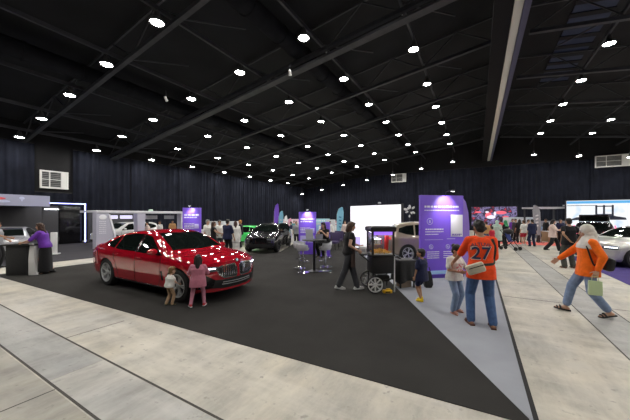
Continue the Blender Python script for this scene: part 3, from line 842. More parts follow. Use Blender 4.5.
# ------------------------------------------------------------------ carpets
CARPET_K = mat('carpet_black', (.039,.0375,.036), .95, spec=.1, noise=(1.1,.16), bump=(300,.3)); CARPET_G = mat('carpet_grey', (.33,.345,.385), .95, spec=.1, noise=(2,.06), bump=(300,.3))
CARPET_P = mat('carpet_purple', (.085,.065,.22), .95, spec=.1, noise=(2,.08)); CARPET_D = mat('carpet_booth', (.045,.043,.05), .9, spec=.2, noise=(1,.15)); CARPET_R = mat('carpet_red', (.75,.19,.16), .95, spec=.1, noise=(2,.08))
_carpets = []
def carpet(poly, m, label, h=.006, z=.0005):
    _carpets.append(poly); g = MB(); g.prism(poly, z, z+h); o = g.build('carpet', m, None, False); tag(o, label, 'carpet'); return o
carpet([(-13.1,2.55),(.42,3.10),(.40,3.19),(-5.2,13.6),(-8.6,19),(-12,18.4),(-8.85,11.7),(-9.6,10.4),(-13.25,10)], CARPET_K, 'large black carpet under the red saloon and popcorn cart')
carpet([(.401,3.195),(.435,3.12),(.435,15.5),(-6.2,15.5),(-5.198,13.602)], CARPET_G, 'light grey carpet under the man in the orange jersey')
carpet([(.436,2.5),(.478,2.5),(.478,15.5),(.436,15.5)], mat('edge_strip', (.012,.012,.013), .7), 'thin black edging strip along the grey carpet')
carpet([(3.5,7),(12,7),(12,17.2),(3.5,17.2)], CARPET_P, 'purple carpet in front of the silver car')
carpet([(-24.5,.5),(-14.7,.5),(-14.7,6.6),(-15.2,13.5),(-24.5,13.5)], CARPET_D, 'dark carpet of the left-hand booths')
carpet([(-2.2,22.5),(12,22.5),(12,25.2),(-2.2,25.2)], CARPET_R, 'salmon red carpet in front of the far booths')
# ------------------------------------------------------------------ stands, panels, screens
PURPLE = mat('panel_purple', (.21,.105,.74), .45, noise=(1.2,.10)); PURPLE_D = mat('panel_purple_dark', (.07,.03,.28), .5); PURPLE_L = mat('panel_lilac', (.33,.22,.68), .45); PRINT_W = mat('print_white', (.85,.85,.9), .5); PRINT_L = mat('print_lilac', (.52,.48,.85), .5); CYANP = mat('print_cyan', (.35,.55,.85), .5)
GREY_L = mat('panel_grey', (.42,.42,.46), .5); LILAC_P = mat('panel_pale_lilac', (.50,.49,.60), .5); PLASTIC_W = mat('plastic_white', (.78,.78,.78), .35); PLASTIC_K = mat('plastic_black', (.015,.015,.016), .4)
CLOTH_K = mat('cloth_black', (.012,.012,.013), .85, sheen=.2, bump=(20,.4)); GLASS = mat('clear_glass', (1,1,1), .02, trans=1., ior=1.12)
GLOW_W = mat('glow_white', (1,1,1), .5, emit=((1,1,1), 5)); GLOW_B = mat('glow_blue', (.5,.55,1), .5, emit=((.36,.40,1), 4.5)); GLOW_V = mat('glow_violet', (.5,.3,1), .5, emit=((.45,.22,1), 3))

def greek(mb, x0, z0, w, h, y, seed):
    """unreadable printed line: a run of small word-like blocks"""
    r = random.Random(seed); x = x0
    while x < x0+w:
        l = r.uniform(.6, 2.6)*h; l = min(l, x0+w-x)
        if l > .2*h: mb.box((x+l/2, y, z0), (l, .004, h))
        x += l+h*.5

def arm_light(t, x, z, d=.32, aim=(0,-.02,-.5), watts=18):
    g = MB(); g.tube([(x,.0,z-.02), (x,-.05,z+.10), (x,-d,z+.13)], .012, 8); g.box((x,-d,z+.115), (.12,.07,.05), bev=.01)
    o = g.build('arm_light', PLASTIC_K, t)
    q = MB(); q.box((x,-d,z+.086), (.09,.05,.006)); q.build('bulb', GLOW_W, o)
    spot('arm_spot', o, (x,-d+.0,z+.07), (x+aim[0],aim[1],z+aim[2]), watts, 95, (1,.97,1), .9, .03)

# the big purple panel with its rounded wing
c = (G(421,279)+G(463.5,277))/2; pd = G(463.5,277)-G(421,279); pw = pd.length; pz = math.atan2(pd.y, pd.x)
t = thing('info_display', 'large purple display panel with white card and rounded wing beside the boy', 'display panel', c, pz, 'purple information displays')
PH = 2.46
g = MB(); g.box((0,.06,.10+PH/2-.05), (pw,.12,PH-.1), bev=.012); g.build('board', PURPLE, t)
g = MB(); g.box((0,.06,.05), (pw+.0,.16,.10)); g.build('plinth', PURPLE_D, t)
g = MB(); g.box((0,-.006,.17), (pw-.02,.012,.10)); g.build('plinth_band', CYANP, t)
g = MB(); wing = [(0,.02),(.30,.02),(.34,.9),(.35,1.5),(.31,1.95),(.22,2.28),(.10,2.43),(0,2.45)]
g.loft([[V((pw/2+x, .18, z)) for x, z in wing], [V((pw/2+x, .26, z)) for x, z in wing]])
g.build('wing', PURPLE_L, t)
g = MB(); g.tube([V((pw/2+x+.012, .22, z)) for x, z in wing[1:]], .022, 8); g.build('wing_edge', PURPLE, t)
g = MB(); 
greek(g, -pw*.42, 2.12, pw*.80, .055, -.003, 3); greek(g, -pw*.42, 2.01, pw*.82, .028, -.003, 4)
for q in range(3): greek(g, -pw*.40, 1.45-.075*q, pw*(.42 if q < 2 else .30), .034 if q == 0 else .022, -.003, 10+q)
for xx, sd in ((-.36,20),(.02,30)):
    for q in range(4): greek(g, pw*xx, .78-.06*q, pw*.28, .020, -.003, sd+q)
g.build('lettering', PRINT_W, t)
g = MB(); g.box((-.2*pw,-.002,1.14), (.42*pw,.004,.012)); g.box((.2*pw,-.002,1.16), (.2*pw,.004,.022)); 
for x, z, r in ((-.30*pw,1.68,.09),(-.27*pw,.93,.06),(.12*pw,.93,.06)):
    ring_ = [(x+r*math.cos(a*PI/10), -.004, z+r*math.sin(a*PI/10)) for a in range(21)]; g.tube(ring_, .010, 6); g.box((x,-.003,z), (r*.5,.004,r*.9)); g.box((x,-.003,z-r*.2), (r*.9,.004,r*.18))
g.build('icon', PRINT_L, t)
g = MB(); g.box((.335*pw,-.004,1.55), (.285*pw,.008,.66), bev=.01); o = g.build('card', PRINT_W, t)
g = MB(); greek(g, .22*pw, 1.29, .23*pw, .035, -.010, 77); greek(g, .22*pw, 1.25, .2*pw, .02, -.010, 78); g.build('lettering', mat('print_violet', (.2,.15,.5), .5), o)
arm_light(t, .08, PH, .34, (0,.0,-.36), 55)

def totem(label, p, w, h, rz=CAM_YAW, group='purple information displays', m=PURPLE, light=14, seed=1, band=True):
    t = thing('info_display', label, 'display panel', p, rz, group)
    g = MB(); g.box((0,0,h/2), (w,.10,h), bev=.01); g.build('board', m, t)
    g = MB(); greek(g, -w*.40, h*.83, w*.8, h*.035, -.053, seed); greek(g, -w*.40, h*.77, w*.7, h*.025, -.053, seed+1)
    for q in range(4): greek(g, -w*.40, h*.62-h*.035*q, w*.55, h*.016, -.053, seed+2+q)
    g.build('lettering', PRINT_W, t)
    if band:
        g = MB(); g.box((w*.28,-.053,h*.56), (w*.24,.006,h*.11), bev=.004); g.box((-w*.24,-.053,h*.36), (w*.34,.006,h*.16)); g.box((w*.20,-.053,h*.36), (w*.40,.006,h*.16)); g.build('printed_block', PRINT_L, t)
    if light: arm_light(t, 0, h, .30, (0,0,-.35), light)
    return t
totem('tall purple display panel with white print behind the red saloon', GZ(192,15.5), 1.0, 2.30, CAM_YAW, seed=5, light=34)
totem('purple display panel behind the high table and stools', GZ(307.5,13.6), .84, 2.04, CAM_YAW, seed=9, light=40)
# slim charging totem with a round white mark
t = thing('charging_post', 'slim purple charging post with a round white mark behind the seated woman', 'charging post', G(325.5,256.5), CAM_YAW)
g = MB(); g.box((0,0,.80), (.42,.16,1.55), bev=.05); g.build('housing', PURPLE, t)
g = MB(); g.box((0,0,.02), (.55,.40,.04), bev=.01); g.build('base', PURPLE_D, t)
g = MB(); g.T = M.Translation((0,-.083,.98)) @ M.Rotation(R(90), 4, 'X'); g.lathe([(.001,0),(.11,0),(.11,.006),(.001,.006)], 24); g.build('round_mark', PRINT_L, t)
g = MB(); g.tube([(.17,-.05,1.1),(.27,-.12,.9),(.24,-.14,.5),(.16,-.05,.6)], .018, 8); g.build('cable', PLASTIC_K, t)

# screens -----------------------------------------------------------
def screen_mat(name, cols, scale, strength, seed=0.):
    m = bpy.data.materials.new(name); m.use_nodes = True; nt = m.node_tree; b = nt.nodes['Principled BSDF']
    tc = nt.nodes.new('ShaderNodeTexCoord'); mp = nt.nodes.new('ShaderNodeMapping'); mp.inputs['Location'].default_value = (seed, seed*.7, seed*.3)
    n = nt.nodes.new('ShaderNodeTexNoise'); n.inputs['Scale'].default_value = scale; n.inputs['Detail'].default_value = 3; n.inputs['Distortion'].default_value = .7
    cr = nt.nodes.new('ShaderNodeValToRGB'); e = cr.color_ramp.elements
    for i, (p, cl) in enumerate(cols):
        q = e[i] if i < 2 else e.new(p); q.position = p; q.color = (*cl, 1)
    nt.links.new(tc.outputs['Object'], mp.inputs['Vector']); nt.links.new(mp.outputs['Vector'], n.inputs['Vector']); nt.links.new(n.outputs['Fac'], cr.inputs['Fac'])
    nt.links.new(cr.outputs['Color'], b.inputs['Emission Color']); b.inputs['Emission Strength'].default_value = strength
    b.inputs['Base Color'].default_value = (.01,.01,.01,1); b.inputs['Roughness'].default_value = .4
    return m
def screen(label, a, b, z0, z1, m, back=.14, stand=True, frame=.05):
    a = V(a); b = V(b); d = b-a; d.z = 0; L = d.length; c = (a+b)/2; c.z = .007
    t = thing('video_wall', label, 'screen', c, math.atan2(d.y, d.x))
    g = MB(); g.box((0,back/2+.02,(z0+z1)/2), (L,back,z1-z0)); g.build('cabinet', PLASTIC_K, t)
    g = MB(); g.box((0,0,(z0+z1)/2), (L-2*frame,.03,z1-z0-2*frame)); o = g.build('screen', m, t)
    if stand:
        for s in (-1,1):
            q = MB(); q.bar((s*L*.42,.22,0), (s*L*.42,.22,z1-.1), .08, .08); q.bar((s*L*.42,.22,.03), (s*L*.42,.9,.03), .08, .06); q.bar((s*L*.42,.9,.03), (s*L*.42,.22,z1*.6), .05, .05); q.build('stand', STEEL_D, t)
    return t, o, L
t, o, L = screen('big bright white screen behind the popcorn cart', (-6.02,14.18,0), (-3.0,13.05,0), .12, 2.42, mat('screen_white', (.8,.8,.82), .4, emit=((.93,.94,1), .80)))
g = MB()
for i in range(5): g.tube([(-.75+.12*i,-.018,1.75-.04*i),(-.66+.12*i,-.018,1.45),(-.60+.12*i,-.018,1.7)], .012, 5)
g.build('printed_mark', mat('mark_pale_blue', (.1,.1,.1), .5, emit=((.55,.62,.85), .8)), o)
g = MB(); g.box((-1.2,-.017,.5), (.7,.004,.5)); g.build('printed_block', mat('mark_violet', (.1,.1,.1), .5, emit=((.62,.50,1), .9)), o)
g = MB(); g.ell((.35,.02,2.48), (.10,.05,.05)); g.cyl((.35,.08,2.35), (.35,.04,2.48), .02); g.build('clip_lamp', GREY_L, t)
RED_S = screen_mat('screen_red', [(.30,(.01,.01,.03)),(.43,(.30,.25,.50)),(.48,(.02,.015,.04)),(.58,(.03,.02,.05)),(.62,(.75,.05,.09)),(.68,(.03,.02,.05))], 2.6, .9, 3.1)
t, o, L = screen('screen showing red and white shapes behind the distant crowd', (-.55,30,0), (3.0,30,0), .9, 2.72, RED_S)
g = MB()
for x, z, w, h in ((.55,2.15,.85,.30),(-.4,1.9,.5,.55),(-1.2,2.2,.5,.16),(.9,1.75,.5,.2)): g.ell((x,-.016,z), (w/2,.008,h/2))
g.build('screen_image', mat('image_red', (.1,.1,.1), .5, emit=((.95,.10,.16), 1.0)), o)
g = MB()
for x, z, w, h in ((-.2,1.75,.7,.35),(-.5,2.2,.3,.18),(.1,2.05,.2,.4)): g.ell((x,-.02,z), (w/2,.008,h/2))
g.build('screen_image', mat('image_white', (.1,.1,.1), .5, emit=((.85,.80,.95), 1.0)), o)
WB_S = screen_mat('screen_blue_white', [(.25,(.55,.75,1.0)),(.42,(.95,.97,1.)),(.60,(.90,.95,1.)),(.75,(.45,.68,.95))], .9, .95, 1.4)
t, o, L = screen('wide bright blue and white screen behind the silver car', (5.35,26,0), (12.5,26,0), .75, 2.95, WB_S)
IM_D = mat('image_dark', (.01,.01,.012), .5, emit=((.02,.03,.06), .5)); IM_B = mat('image_blue', (.02,.1,.2), .5, emit=((.10,.42,.80), .9))
g = MB(); g.box((0,-.02,2.78), (L-.12,.008,.17)); g.build('screen_image', IM_B, o)
g = MB()
for x in (-2.0,-1.62,-1.2): g.box((x,-.02,2.15), (.10,.008,.85))
g.box((-1.6,-.02,2.5), (.9,.008,.07)); g.box((-1.6,-.02,1.95), (.9,.008,.06)); g.box((-2.75,-.02,2.56), (1.5,.008,.035))
g.build('screen_image', IM_D, o)
g = MB(); prof = [(-3.3,1.62),(-3.0,1.75),(-2.5,1.80),(-2.1,1.94),(-1.4,1.96),(-1.0,1.82),(-.6,1.74),(-.55,1.6),(-3.2,1.55)]
g.loft([[V((x,-.016,z)) for x, z in prof], [V((x,-.024,z)) for x, z in prof]])
prof = [(.3,1.75),(.9,1.85),(1.4,1.95),(1.9,1.86),(2.3,1.78),(2.2,1.70),(.4,1.68)]; g.loft([[V((x,-.016,z)) for x, z in prof], [V((x,-.024,z)) for x, z in prof]])
for k in range(5): g.ell((.95+.16*k,-.02,2.68-.08*k), (.14,.008,.12))
g.build('screen_image', IM_D, o)

# white petal emblem hanging on the far curtain
p = GZ(410,20); p.z = 0
t = thing('hanging_emblem', 'white petal-shaped emblem on a thin pole beside the white screen', 'emblem', p, CAM_YAW)
g = MB(); g.cyl((0,.05,0), (0,.05,2.3), .02); g.box((0,.05,.015), (.5,.4,.03)); g.build('pole', STEEL_D, t)
g = MB()
for a, r, s in ((95,.26,.15),(40,.30,.13),(165,.32,.15),(205,.25,.12),(330,.30,.12),(265,.40,.10),(300,.2,.10),(130,.2,.1)):
    g.ell((r*math.cos(R(a)), 0, 2.24+r*math.sin(R(a))), (s,.03,s*.6), M.Rotation(-R(a), 3, 'Y'), 12, 7)
g.build('petals', mat('petal_white', (.55,.55,.58), .5), t)

# feather flags ---------------------------------------------------------
def feather(label, p, h, w, m, lean=1, rz=CAM_YAW, stripe=None):
    t = thing('feather_flag', label, 'flag', p, rz, 'feather flags')
    pts = [V((0,0,.02)), V((0,0,h*.55)), V((lean*w*.05,0,h*.8)), V((lean*w*.30,0,h*.95)), V((lean*w*.72,0,h*1.0))]
    g = MB(); g.tube(pts, [.016,.014,.012,.010,.006], 8); g.build('pole', GREY_L, t)
    g = MB(); g.box((0,0,.012), (.5,.06,.024)); g.box((0,0,.012), (.06,.5,.024)); g.build('base', PLASTIC_K, t)
    out = [(0,h*.22),(0,h*.55),(.05*w,h*.8),(.3*w,h*.95),(.72*w,h)]; inn = [(.30*w,h*.20),(.72*w,h*.45),(.98*w,h*.68),(1.02*w,h*.86),(.88*w,h*.992)]
    g = MB(); rings = []
    for (x0,z0),(x1,z1) in zip(out, inn):
        a = []
        for k in range(7):
            q = k/6; a.append(V((lean*(x0+(x1-x0)*q), .035*math.sin(q*7+z0*2), z0+(z1-z0)*q)))
        rings.append(a+[v+V((0,.008,0)) for v in a[::-1]])
    g.loft(rings); o = g.build('sail', m, t)
    if stripe:
        g = MB()
        for k in range(4): g.box((lean*w*.5, -.045, h*(.45+.09*k)), (w*.35,.006,h*.035), M.Rotation(.3*lean, 3, 'Y'))
        g.build('print', stripe, o)
    return t
FL_P = mat('flag_purple', (.22,.09,.62), .7); FL_B = mat('flag_light_blue', (.28,.62,.80), .7); FL_W = mat('flag_white', (.75,.75,.78), .7); FL_K = mat('flag_pink', (.80,.38,.52), .7); FL_G = mat('flag_grey', (.33,.34,.38), .7)
feather('tall purple feather flag beside the black car', GZ(274,19.8), 2.72, .34, FL_P, 1)
feather('light blue feather flag just behind the purple flag', GZ(278.5,18.6), 2.2, .32, FL_B, 1, stripe=FL_W)
feather('pink and white feather flag among distant white booths', GZ(288,21), 1.7, .26, FL_K, 1, stripe=FL_W)
feather('light blue feather flag standing left of the white screen', GZ(336.5,19), 2.45, .48, FL_B, 1, stripe=mat('flag_blue', (.08,.25,.45), .7))
feather('grey feather flag beside the white pergola frame', GZ(540.5,19.2), 2.6, .55, FL_G, -1, stripe=FL_W)
feather('slim white feather flag farther back behind the black car', GZ(284,24), 1.9, .28, FL_W, 1, stripe=FL_K)

# left booths -----------------------------------------------------------
BW = mat('booth_wall', (.055,.055,.062), .55); BH = mat('booth_header', (.40,.41,.56), .45)
t = thing('exhibition_booth', 'dark grey exhibition booth with pale lilac header sign at far left', 'booth', (-23.6,4.4,0), 0)
def at(x, y, z): return (x+23.6, y-4.4, z)
g = MB(); g.box(at(-23.55,3.95,1.24), (.12,6.9,2.44)); g.build('back_wall', BW, t)
g = MB(); g.box(at(-21.8,2.9,2.42), (3.4,6.0,.10)); g.build('canopy', BW, t)
g = MB(); g.box(at(-20.0,2.9,2.63), (.16,6.05,.56)); g.build('header', BH, t)
g = MB(); greek(g, -1.2,0,1.6,.16,0,5); 
for v in g.v: pass
g.T = M.Identity(4)
q = MB(); q.T = M.Translation(at(-19.905,2.7,2.66)) @ M.Rotation(PI/2, 4, 'Z'); q.m = 0
q.ell((2.15,0,.08), (.10,.008,.08)); q.box((2.15,0,-.02), (.05,.01,.10)); q.ell((1.45,0,-.10), (.30,.008,.06))
q.build('header_mark', mat('header_pale', (.62,.66,.85), .5), t)
q = MB(); q.T = M.Translation(at(-19.905,2.7,2.66)) @ M.Rotation(PI/2, 4, 'Z'); q.ell((1.20,0,.04), (.40,.008,.07)); q.ell((.9,0,.09), (.3,.008,.06)); q.build('header_mark', mat('header_red', (.75,.10,.12), .5), t)
for y in (.1,5.7):
    g = MB(); g.bar(at(-20.1,y,0), at(-20.1,y,2.38), .08, .08); g.build('post', BW, t)
g = MB(); g.bar(at(-23.42,6.6,2.27), at(-23.42,7.38,2.27), .06, .04); g.build('light_bar', GLOW_W, t)
t = thing('light_frame', 'glossy black booth box outlined by a glowing blue-white frame', 'booth', (-24,8.1,0), 0)
def at(x, y, z): return (x+24, y-8.1, z)
g = MB(); g.box(at(-24.0,8.1,1.25), (.9,1.25,2.5), bev=.02); g.build('cabinet', BLACK_GLOSS, t)
g = MB(); g.bar(at(-23.38,5.0,2.66), at(-23.38,8.83,2.66), .05, .05); g.build('light_tube', GLOW_B, t)
g = MB(); g.bar(at(-23.38,8.8,.03), at(-23.38,8.8,2.68), .05, .05); g.build('light_tube', GLOW_B, t)
g = MB(); g.bar(at(-23.44,5.0,2.66), at(-23.44,8.85,2.66), .10, .06); g.bar(at(-23.44,8.8,0), at(-23.44,8.8,2.7), .10, .06); g.box(at(-23.5,8.8,.03), (.5,.4,.06)); g.build('frame', PLASTIC_K, t)

# white gate-like booth behind the red car
t = thing('exhibition_booth', 'white framed booth with slanted pylon behind the red saloon', 'booth', (-18.4,10,0), 0)
FW = mat('frame_white', (.66,.66,.72), .4)
def at(x, y, z): return (x+18.4, y-10, z)
HT = 2.04
def sl(y0b, y1b, y0t, y1t, z0, z1, x=-18.4, th=.45): 
    g = MB(); g.loft([[V(at(x-th/2,y0b,z0)), V(at(x+th/2,y0b,z0)), V(at(x+th/2,y1b,z0)), V(at(x-th/2,y1b,z0))], [V(at(x-th/2,y0t,z1)), V(at(x+th/2,y0t,z1)), V(at(x+th/2,y1t,z1)), V(at(x-th/2,y1t,z1))]]); return g
sl(7.35,8.45,7.35,7.95,0,HT).build('pylon', LILAC_P, t)
g = MB(); g.bar(at(-18.16,8.43,.02), at(-18.16,7.97,HT-.12), .05, .09); g.build('pylon_edge', PRINT_W, t)
g = MB(); g.T = M.Translation(at(-18.17,7.6,1.2)) @ M.Rotation(PI/2, 4, 'Z')
for k in range(7): greek(g, -.12, .34-.11*k, .34, .035, 0, 90+k)
g.build('lettering', PRINT_W, t)
g = MB(); g.T = M.Translation(at(-18.17,7.66,1.78)); g.ell((0,0,0), (.01,.20,.14)); g.build('logo_disc', PRINT_W, t)
sl(9.55,9.9,9.5,10.0,0,HT).build('pylon', LILAC_P, t)
sl(12.45,12.65,12.45,12.65,0,HT).build('pylon', LILAC_P, t)
g = MB(); g.box(at(-18.4,10.0,HT+.04), (.5,5.3,.16), bev=.02); g.build('top_beam', FW, t)
g = MB(); g.box(at(-20.2,10.0,HT+.06), (3.2,.14,.12)); g.box(at(-19.4,7.42,HT+.06), (1.6,.14,.12)); g.box(at(-20.2,12.55,HT+.06), (3.2,.14,.12)); g.build('roof_beam', FW, t)
for y0, y1 in ((8.75,9.42),(8.05,8.6)):
    g = MB(); g.box(at(-18.62,(y0+y1)/2,1.78), (.06,y1-y0,.20)); g.build('hanging_sign', GLOW_V if y0 < 8.3 and False else mat('sign_lit', (.7,.7,.8), .4, emit=((.78,.74,1), .9 if y0 > 8.5 else .25)), t)
for y0, y1 in ((10.2,11.0),(11.5,12.2)):
    g = MB(); g.box(at(-18.62,(y0+y1)/2,1.76), (.06,y1-y0,.24)); g.build('hanging_sign', GREY_L, t)
g = MB(); g.ell(at(-18.4,10.45,HT+.17), (.10,.16,.07)); g.build('green_lamp', mat('pale_green', (.45,.62,.5), .5), t)
for x in (-23.8,): g = MB(); g.box(at(x,10.85,1.05), (.1,3.5,2.1)); g.build('back_wall', BW, t)

# reception counter, white stand
t = thing('reception_counter', 'black reception counter with a curved white end beside the hostess', 'counter', GZ(20.5,8.85), CAM_YAW+R(8))
g = MB(); g.box((-.0,.10,.46), (.58,.50,.92), bev=.015); g.build('body', CLOTH_K, t)
g = MB(); g.box((.08,.10,.945), (.86,.58,.05), bev=.012); g.build('worktop', PLASTIC_K, t)
g = MB()
pr = [(.31,0),(.56,0),(.50,.10),(.47,.35),(.46,.65),(.48,.92),(.35,.92),(.31,.5)]
g.loft([[V((x,-.12,z)) for x, z in pr], [V((x,.30,z)) for x, z in pr]]); g.build('curved_end', PLASTIC_W, t)
t = thing('menu_stand', 'slim white upright stand behind the hostess in purple', 'stand', G(54,254.5), R(50))
g = MB(); g.box((0,0,.56), (.26,.10,1.0), bev=.03); g.build('panel', PLASTIC_W, t)
g = MB(); g.box((0,0,.03), (.40,.34,.05), bev=.02); g.build('base', PLASTIC_W, t)

# high table and stools ---------------------------------------------------
tp = G(314.2,271.5)
t = thing('high_table', 'round black high table on a slim post between white stools', 'table', tp, 0)
g = MB(); g.lathe([(.001,1.03),(.40,1.03),(.415,1.045),(.40,1.06),(.001,1.06)], 32); g.build('tabletop', PLASTIC_K, t)
g = MB(); g.cyl((0,0,.02), (0,0,1.03), .042); g.lathe([(.14,1.0),(.14,1.03),(.001,1.03),(.001,1.0)], 20); g.build('post', PLASTIC_K, t)
g = MB(); g.lathe([(.21,.0),(.21,.015),(.08,.03),(.05,.05),(.001,.05)], 28); g.build('base', PLASTIC_K, t)
SHELL = mat('stool_shell', (.55,.56,.60), .2, coat=.3)
def stool():
    t = thing('bar_stool', '', 'stool', (0,0,0), 0, 'bar stools around the high table')
    g = MB(); g.lathe([(.21,0),(.21,.012),(.06,.03),(.035,.06),(.001,.06)], 24); g.build('base', CHROME, t)
    g = MB(); g.cyl((0,0,.05), (0,0,.45), .032); g.cyl((0,0,.45), (0,0,.72), .022); g.build('post', CHROME, t)
    g = MB(); g.tube([(.16*math.cos(a*PI/12),.16*math.sin(a*PI/12)+.02,.36) for a in range(-2,15)], .011, 8); g.bar((0,0,.36), (.15,0,.36), .02, .02); g.bar((0,0,.36), (-.15,0,.36), .02, .02); g.build('footrest', CHROME, t)
    g = MB(); rings = []
    for k in range(5):                                     # moulded bucket seat, open to +Y
        z, r = ((.71,.10),(.73,.19),(.79,.215),(.88,.22),(.95,.215))[k]; ro = []; rI = []
        for j in range(17):
            a = R(-205+230*j/16) if k > 2 else R(-250+320*j/16)
            ro.append(V((r*math.cos(a), r*math.sin(a), z-(0 if k < 3 else .05*abs(j-8)/8)))); rI.append(V(((r-.018)*math.cos(a), (r-.018)*math.sin(a), z+.01-(0 if k < 3 else .05*abs(j-8)/8))))
        rings.append(ro+rI[::-1])
    g.loft(rings); g.build('shell', SHELL, t); g = MB(); g.lathe([(.001,.72),(.17,.72),(.185,.75),(.16,.765),(.001,.768)], 24); g.build('seat', SHELL, t)
    return t
st0 = stool()
for i, (px, py, lab) in enumerate(((303,272.6,'white shell bar stool in front of the high table, closest to camera'),(299.5,268.6,'white shell bar stool at the left edge of the high table group'),(325,271.6,'white shell bar stool right of the high table post'),(326.0,267.0,'white shell bar stool under the seated woman in black'))):
    o = st0 if i == 0 else copy_tree(st0)
    p = G(px, py); o.location = p; o['label'] = lab; d = tp-p; o.rotation_euler = (0,0,math.atan2(d.y, d.x)-PI/2)
stool_w = G(326.0,267.0)
t = thing('table_stand', 'clear acrylic leaflet stand on the high table', 'leaflet stand', tp+V((-.22,.06,1.06)), CAM_YAW+.3)
g = MB(); g.box((0,0,.004), (.26,.14,.008)); g.slab([(-.13,-.02,.01),(.13,-.02,.01),(.13,.05,.34),(-.13,.05,.34)], (0,-1,.2), .006); g.build('holder', mat('acrylic', (.5,.52,.55), .08, spec=.8, alpha=.6), t)
g = MB(); g.slab([(-.11,-.018,.03),(.11,-.018,.03),(.11,.046,.31),(-.11,.046,.31)], (0,-1,.2), .003); g.build('leaflet', GREY_L, t)
t = thing('table_stand', 'grey tablet standing on the high table before the woman', 'tablet', tp+V((.10,.16,1.06)), CAM_YAW-.2)
g = MB(); g.slab([(-.12,0,.01),(.12,0,.01),(.12,.05,.18),(-.12,.05,.18)], (0,-1,.3), .01); g.build('screen', mat('tablet_grey', (.22,.22,.26), .2), t); g = MB(); g.bar((0,.02,.05), (0,.11,.008), .06, .01); g.build('prop', PLASTIC_K, t)

# popcorn cart --------------------------------------------------------------
cp = G(382.5,292.5)+V((-math.sin(CAM_YAW)*.25, math.cos(CAM_YAW)*.25, 0))
t = thing('popcorn_cart', 'black popcorn cart with lit glass cabinet and white spoked wheels', 'popcorn cart', cp, CAM_YAW+R(4))
W2, D2 = .275, .26
g = MB(); g.box((.0,0,.655), (.54,.50,.42), bev=.012); g.build('body', PLASTIC_K, t)
g = MB(); g.box((-.03,0,.885), (.64,.58,.035), bev=.01); g.build('counter', PLASTIC_K, t)
g = MB(); g.box((-.44,0,.90), (.22,.44,.025), bev=.006); g.bar((-.52,0,.89), (-.28,0,.70), .03, .02); g.build('side_shelf', PLASTIC_K, t)
for sx in (-1,1):
    for sy in (-1,1):
        g = MB(); g.bar((sx*(W2-.02),sy*(D2-.02),.90), (sx*(W2-.02),sy*(D2-.02),1.47), .045, .045); g.build('cabinet_post', PLASTIC_K, t)
g = MB(); g.loft([[V((sx*(W2+e),sy*(D2+e),z)) for sx, sy in ((-1,-1),(1,-1),(1,1),(-1,1))] for e, z in ((.01,1.46),(.035,1.47),(.035,1.56),(.0,1.59))]); g.build('cabinet_roof', PLASTIC_K, t)
g = MB(); g.box((0,0,.915), (.52,.50,.02)); g.build('cabinet_floor', ALLOY, t)
g = MB(); g.box((0,-D2+.012,1.19), (.50,.006,.52)); o = g.build('glass_front', GLASS, t)
for s in (-1,1):
    g = MB(); g.box((s*(W2-.02),0,1.19), (.006,.46,.52)); g.build('glass_side', GLASS, t)
g = MB(); g.box((0,.235,1.19), (.48,.012,.54)); g.build('back_panel', mat('cart_steel', (.30,.32,.42), .25, metal=.7), t)
g = MB(); g.box((0,-.21,1.42), (.48,.03,.075)); g.build('light_strip', mat('cart_violet', (.3,.2,.8), .4, emit=((.33,.15,.95), 1.1)), t)
g = MB(); g.box((0,.0,1.455), (.5,.3,.01)); g.build('lamp', mat('cart_lamp', (1,1,1), .4, emit=((1,.95,.95), 6)), t)
g = MB(); g.lathe([(.001,1.12),(.09,1.12),(.12,1.15),(.125,1.26),(.10,1.28),(.02,1.30),(.02,1.44),(.001,1.44)], 24); g.v = [v+V((-.06,.05,0)) for v in g.v]; g.bar((-.18,.05,1.2), (-.23,.05,1.32), .02, .02); g.build('kettle', CHROME, t)
POP = mat('popcorn', (.80,.48,.10), .8, noise=(20,.3), bump=(30,.8))
g = MB(); r = random.Random(5)
for k in range(150):
    x = r.uniform(-.23,.23); y = r.uniform(-.22,.2); z = .935+.09*max(0,1-abs(x)/.28)*r.random()+.015*r.random(); s = r.uniform(.014,.024); g.ell((x,y,z), (s,s,s*.9), None, 6, 4)
o = g.build('popcorn', POP, t); o['kind'] = 'stuff'
g = MB()
for k in range(4): g.loft([[V((.165+.05*math.cos(a), -.02*k+.04+.05*math.sin(a), .93+.09*k)) for a in [R(45+90*q) for q in range(4)]], [V((.165+.06*math.cos(a), -.02*k+.04+.06*math.sin(a), 1.08+.09*k)) for a in [R(45+90*q) for q in range(4)]]])
g.build('popcorn_boxes', mat('box_red', (.62,.03,.03), .5), t)
g = MB(); g.bar((-.24,.22,.46), (-.24,.22,.16), .03, .03); g.bar((-.24,-.22,.46), (-.24,-.22,.16), .03, .03); g.bar((.24,-.22,.46), (.24,-.22,.30), .03, .03); g.bar((.24,.22,.46), (.24,.22,.04), .03, .03); g.bar((.24,-.22,.32), (-.22,-.22,.22), .03, .03); g.bar((.24,.22,.32), (-.22,.22,.22), .03, .03); g.bar((.1,-.22,.28), (.1,.22,.28), .03, .03); g.cyl((-.22,-.34,.205), (-.22,.34,.205), .018); g.build('undercarriage', BLACK_MATT, t)
g = MB(); g.bar((.285,-.235,.0), (.285,-.235,.87), .022, .022); g.build('white_leg', PLASTIC_W, t)
g = MB(); g.box((.05,-.02,.30), (.30,.26,.14), bev=.02); g.build('battery_box', BLACK_MATT, t)
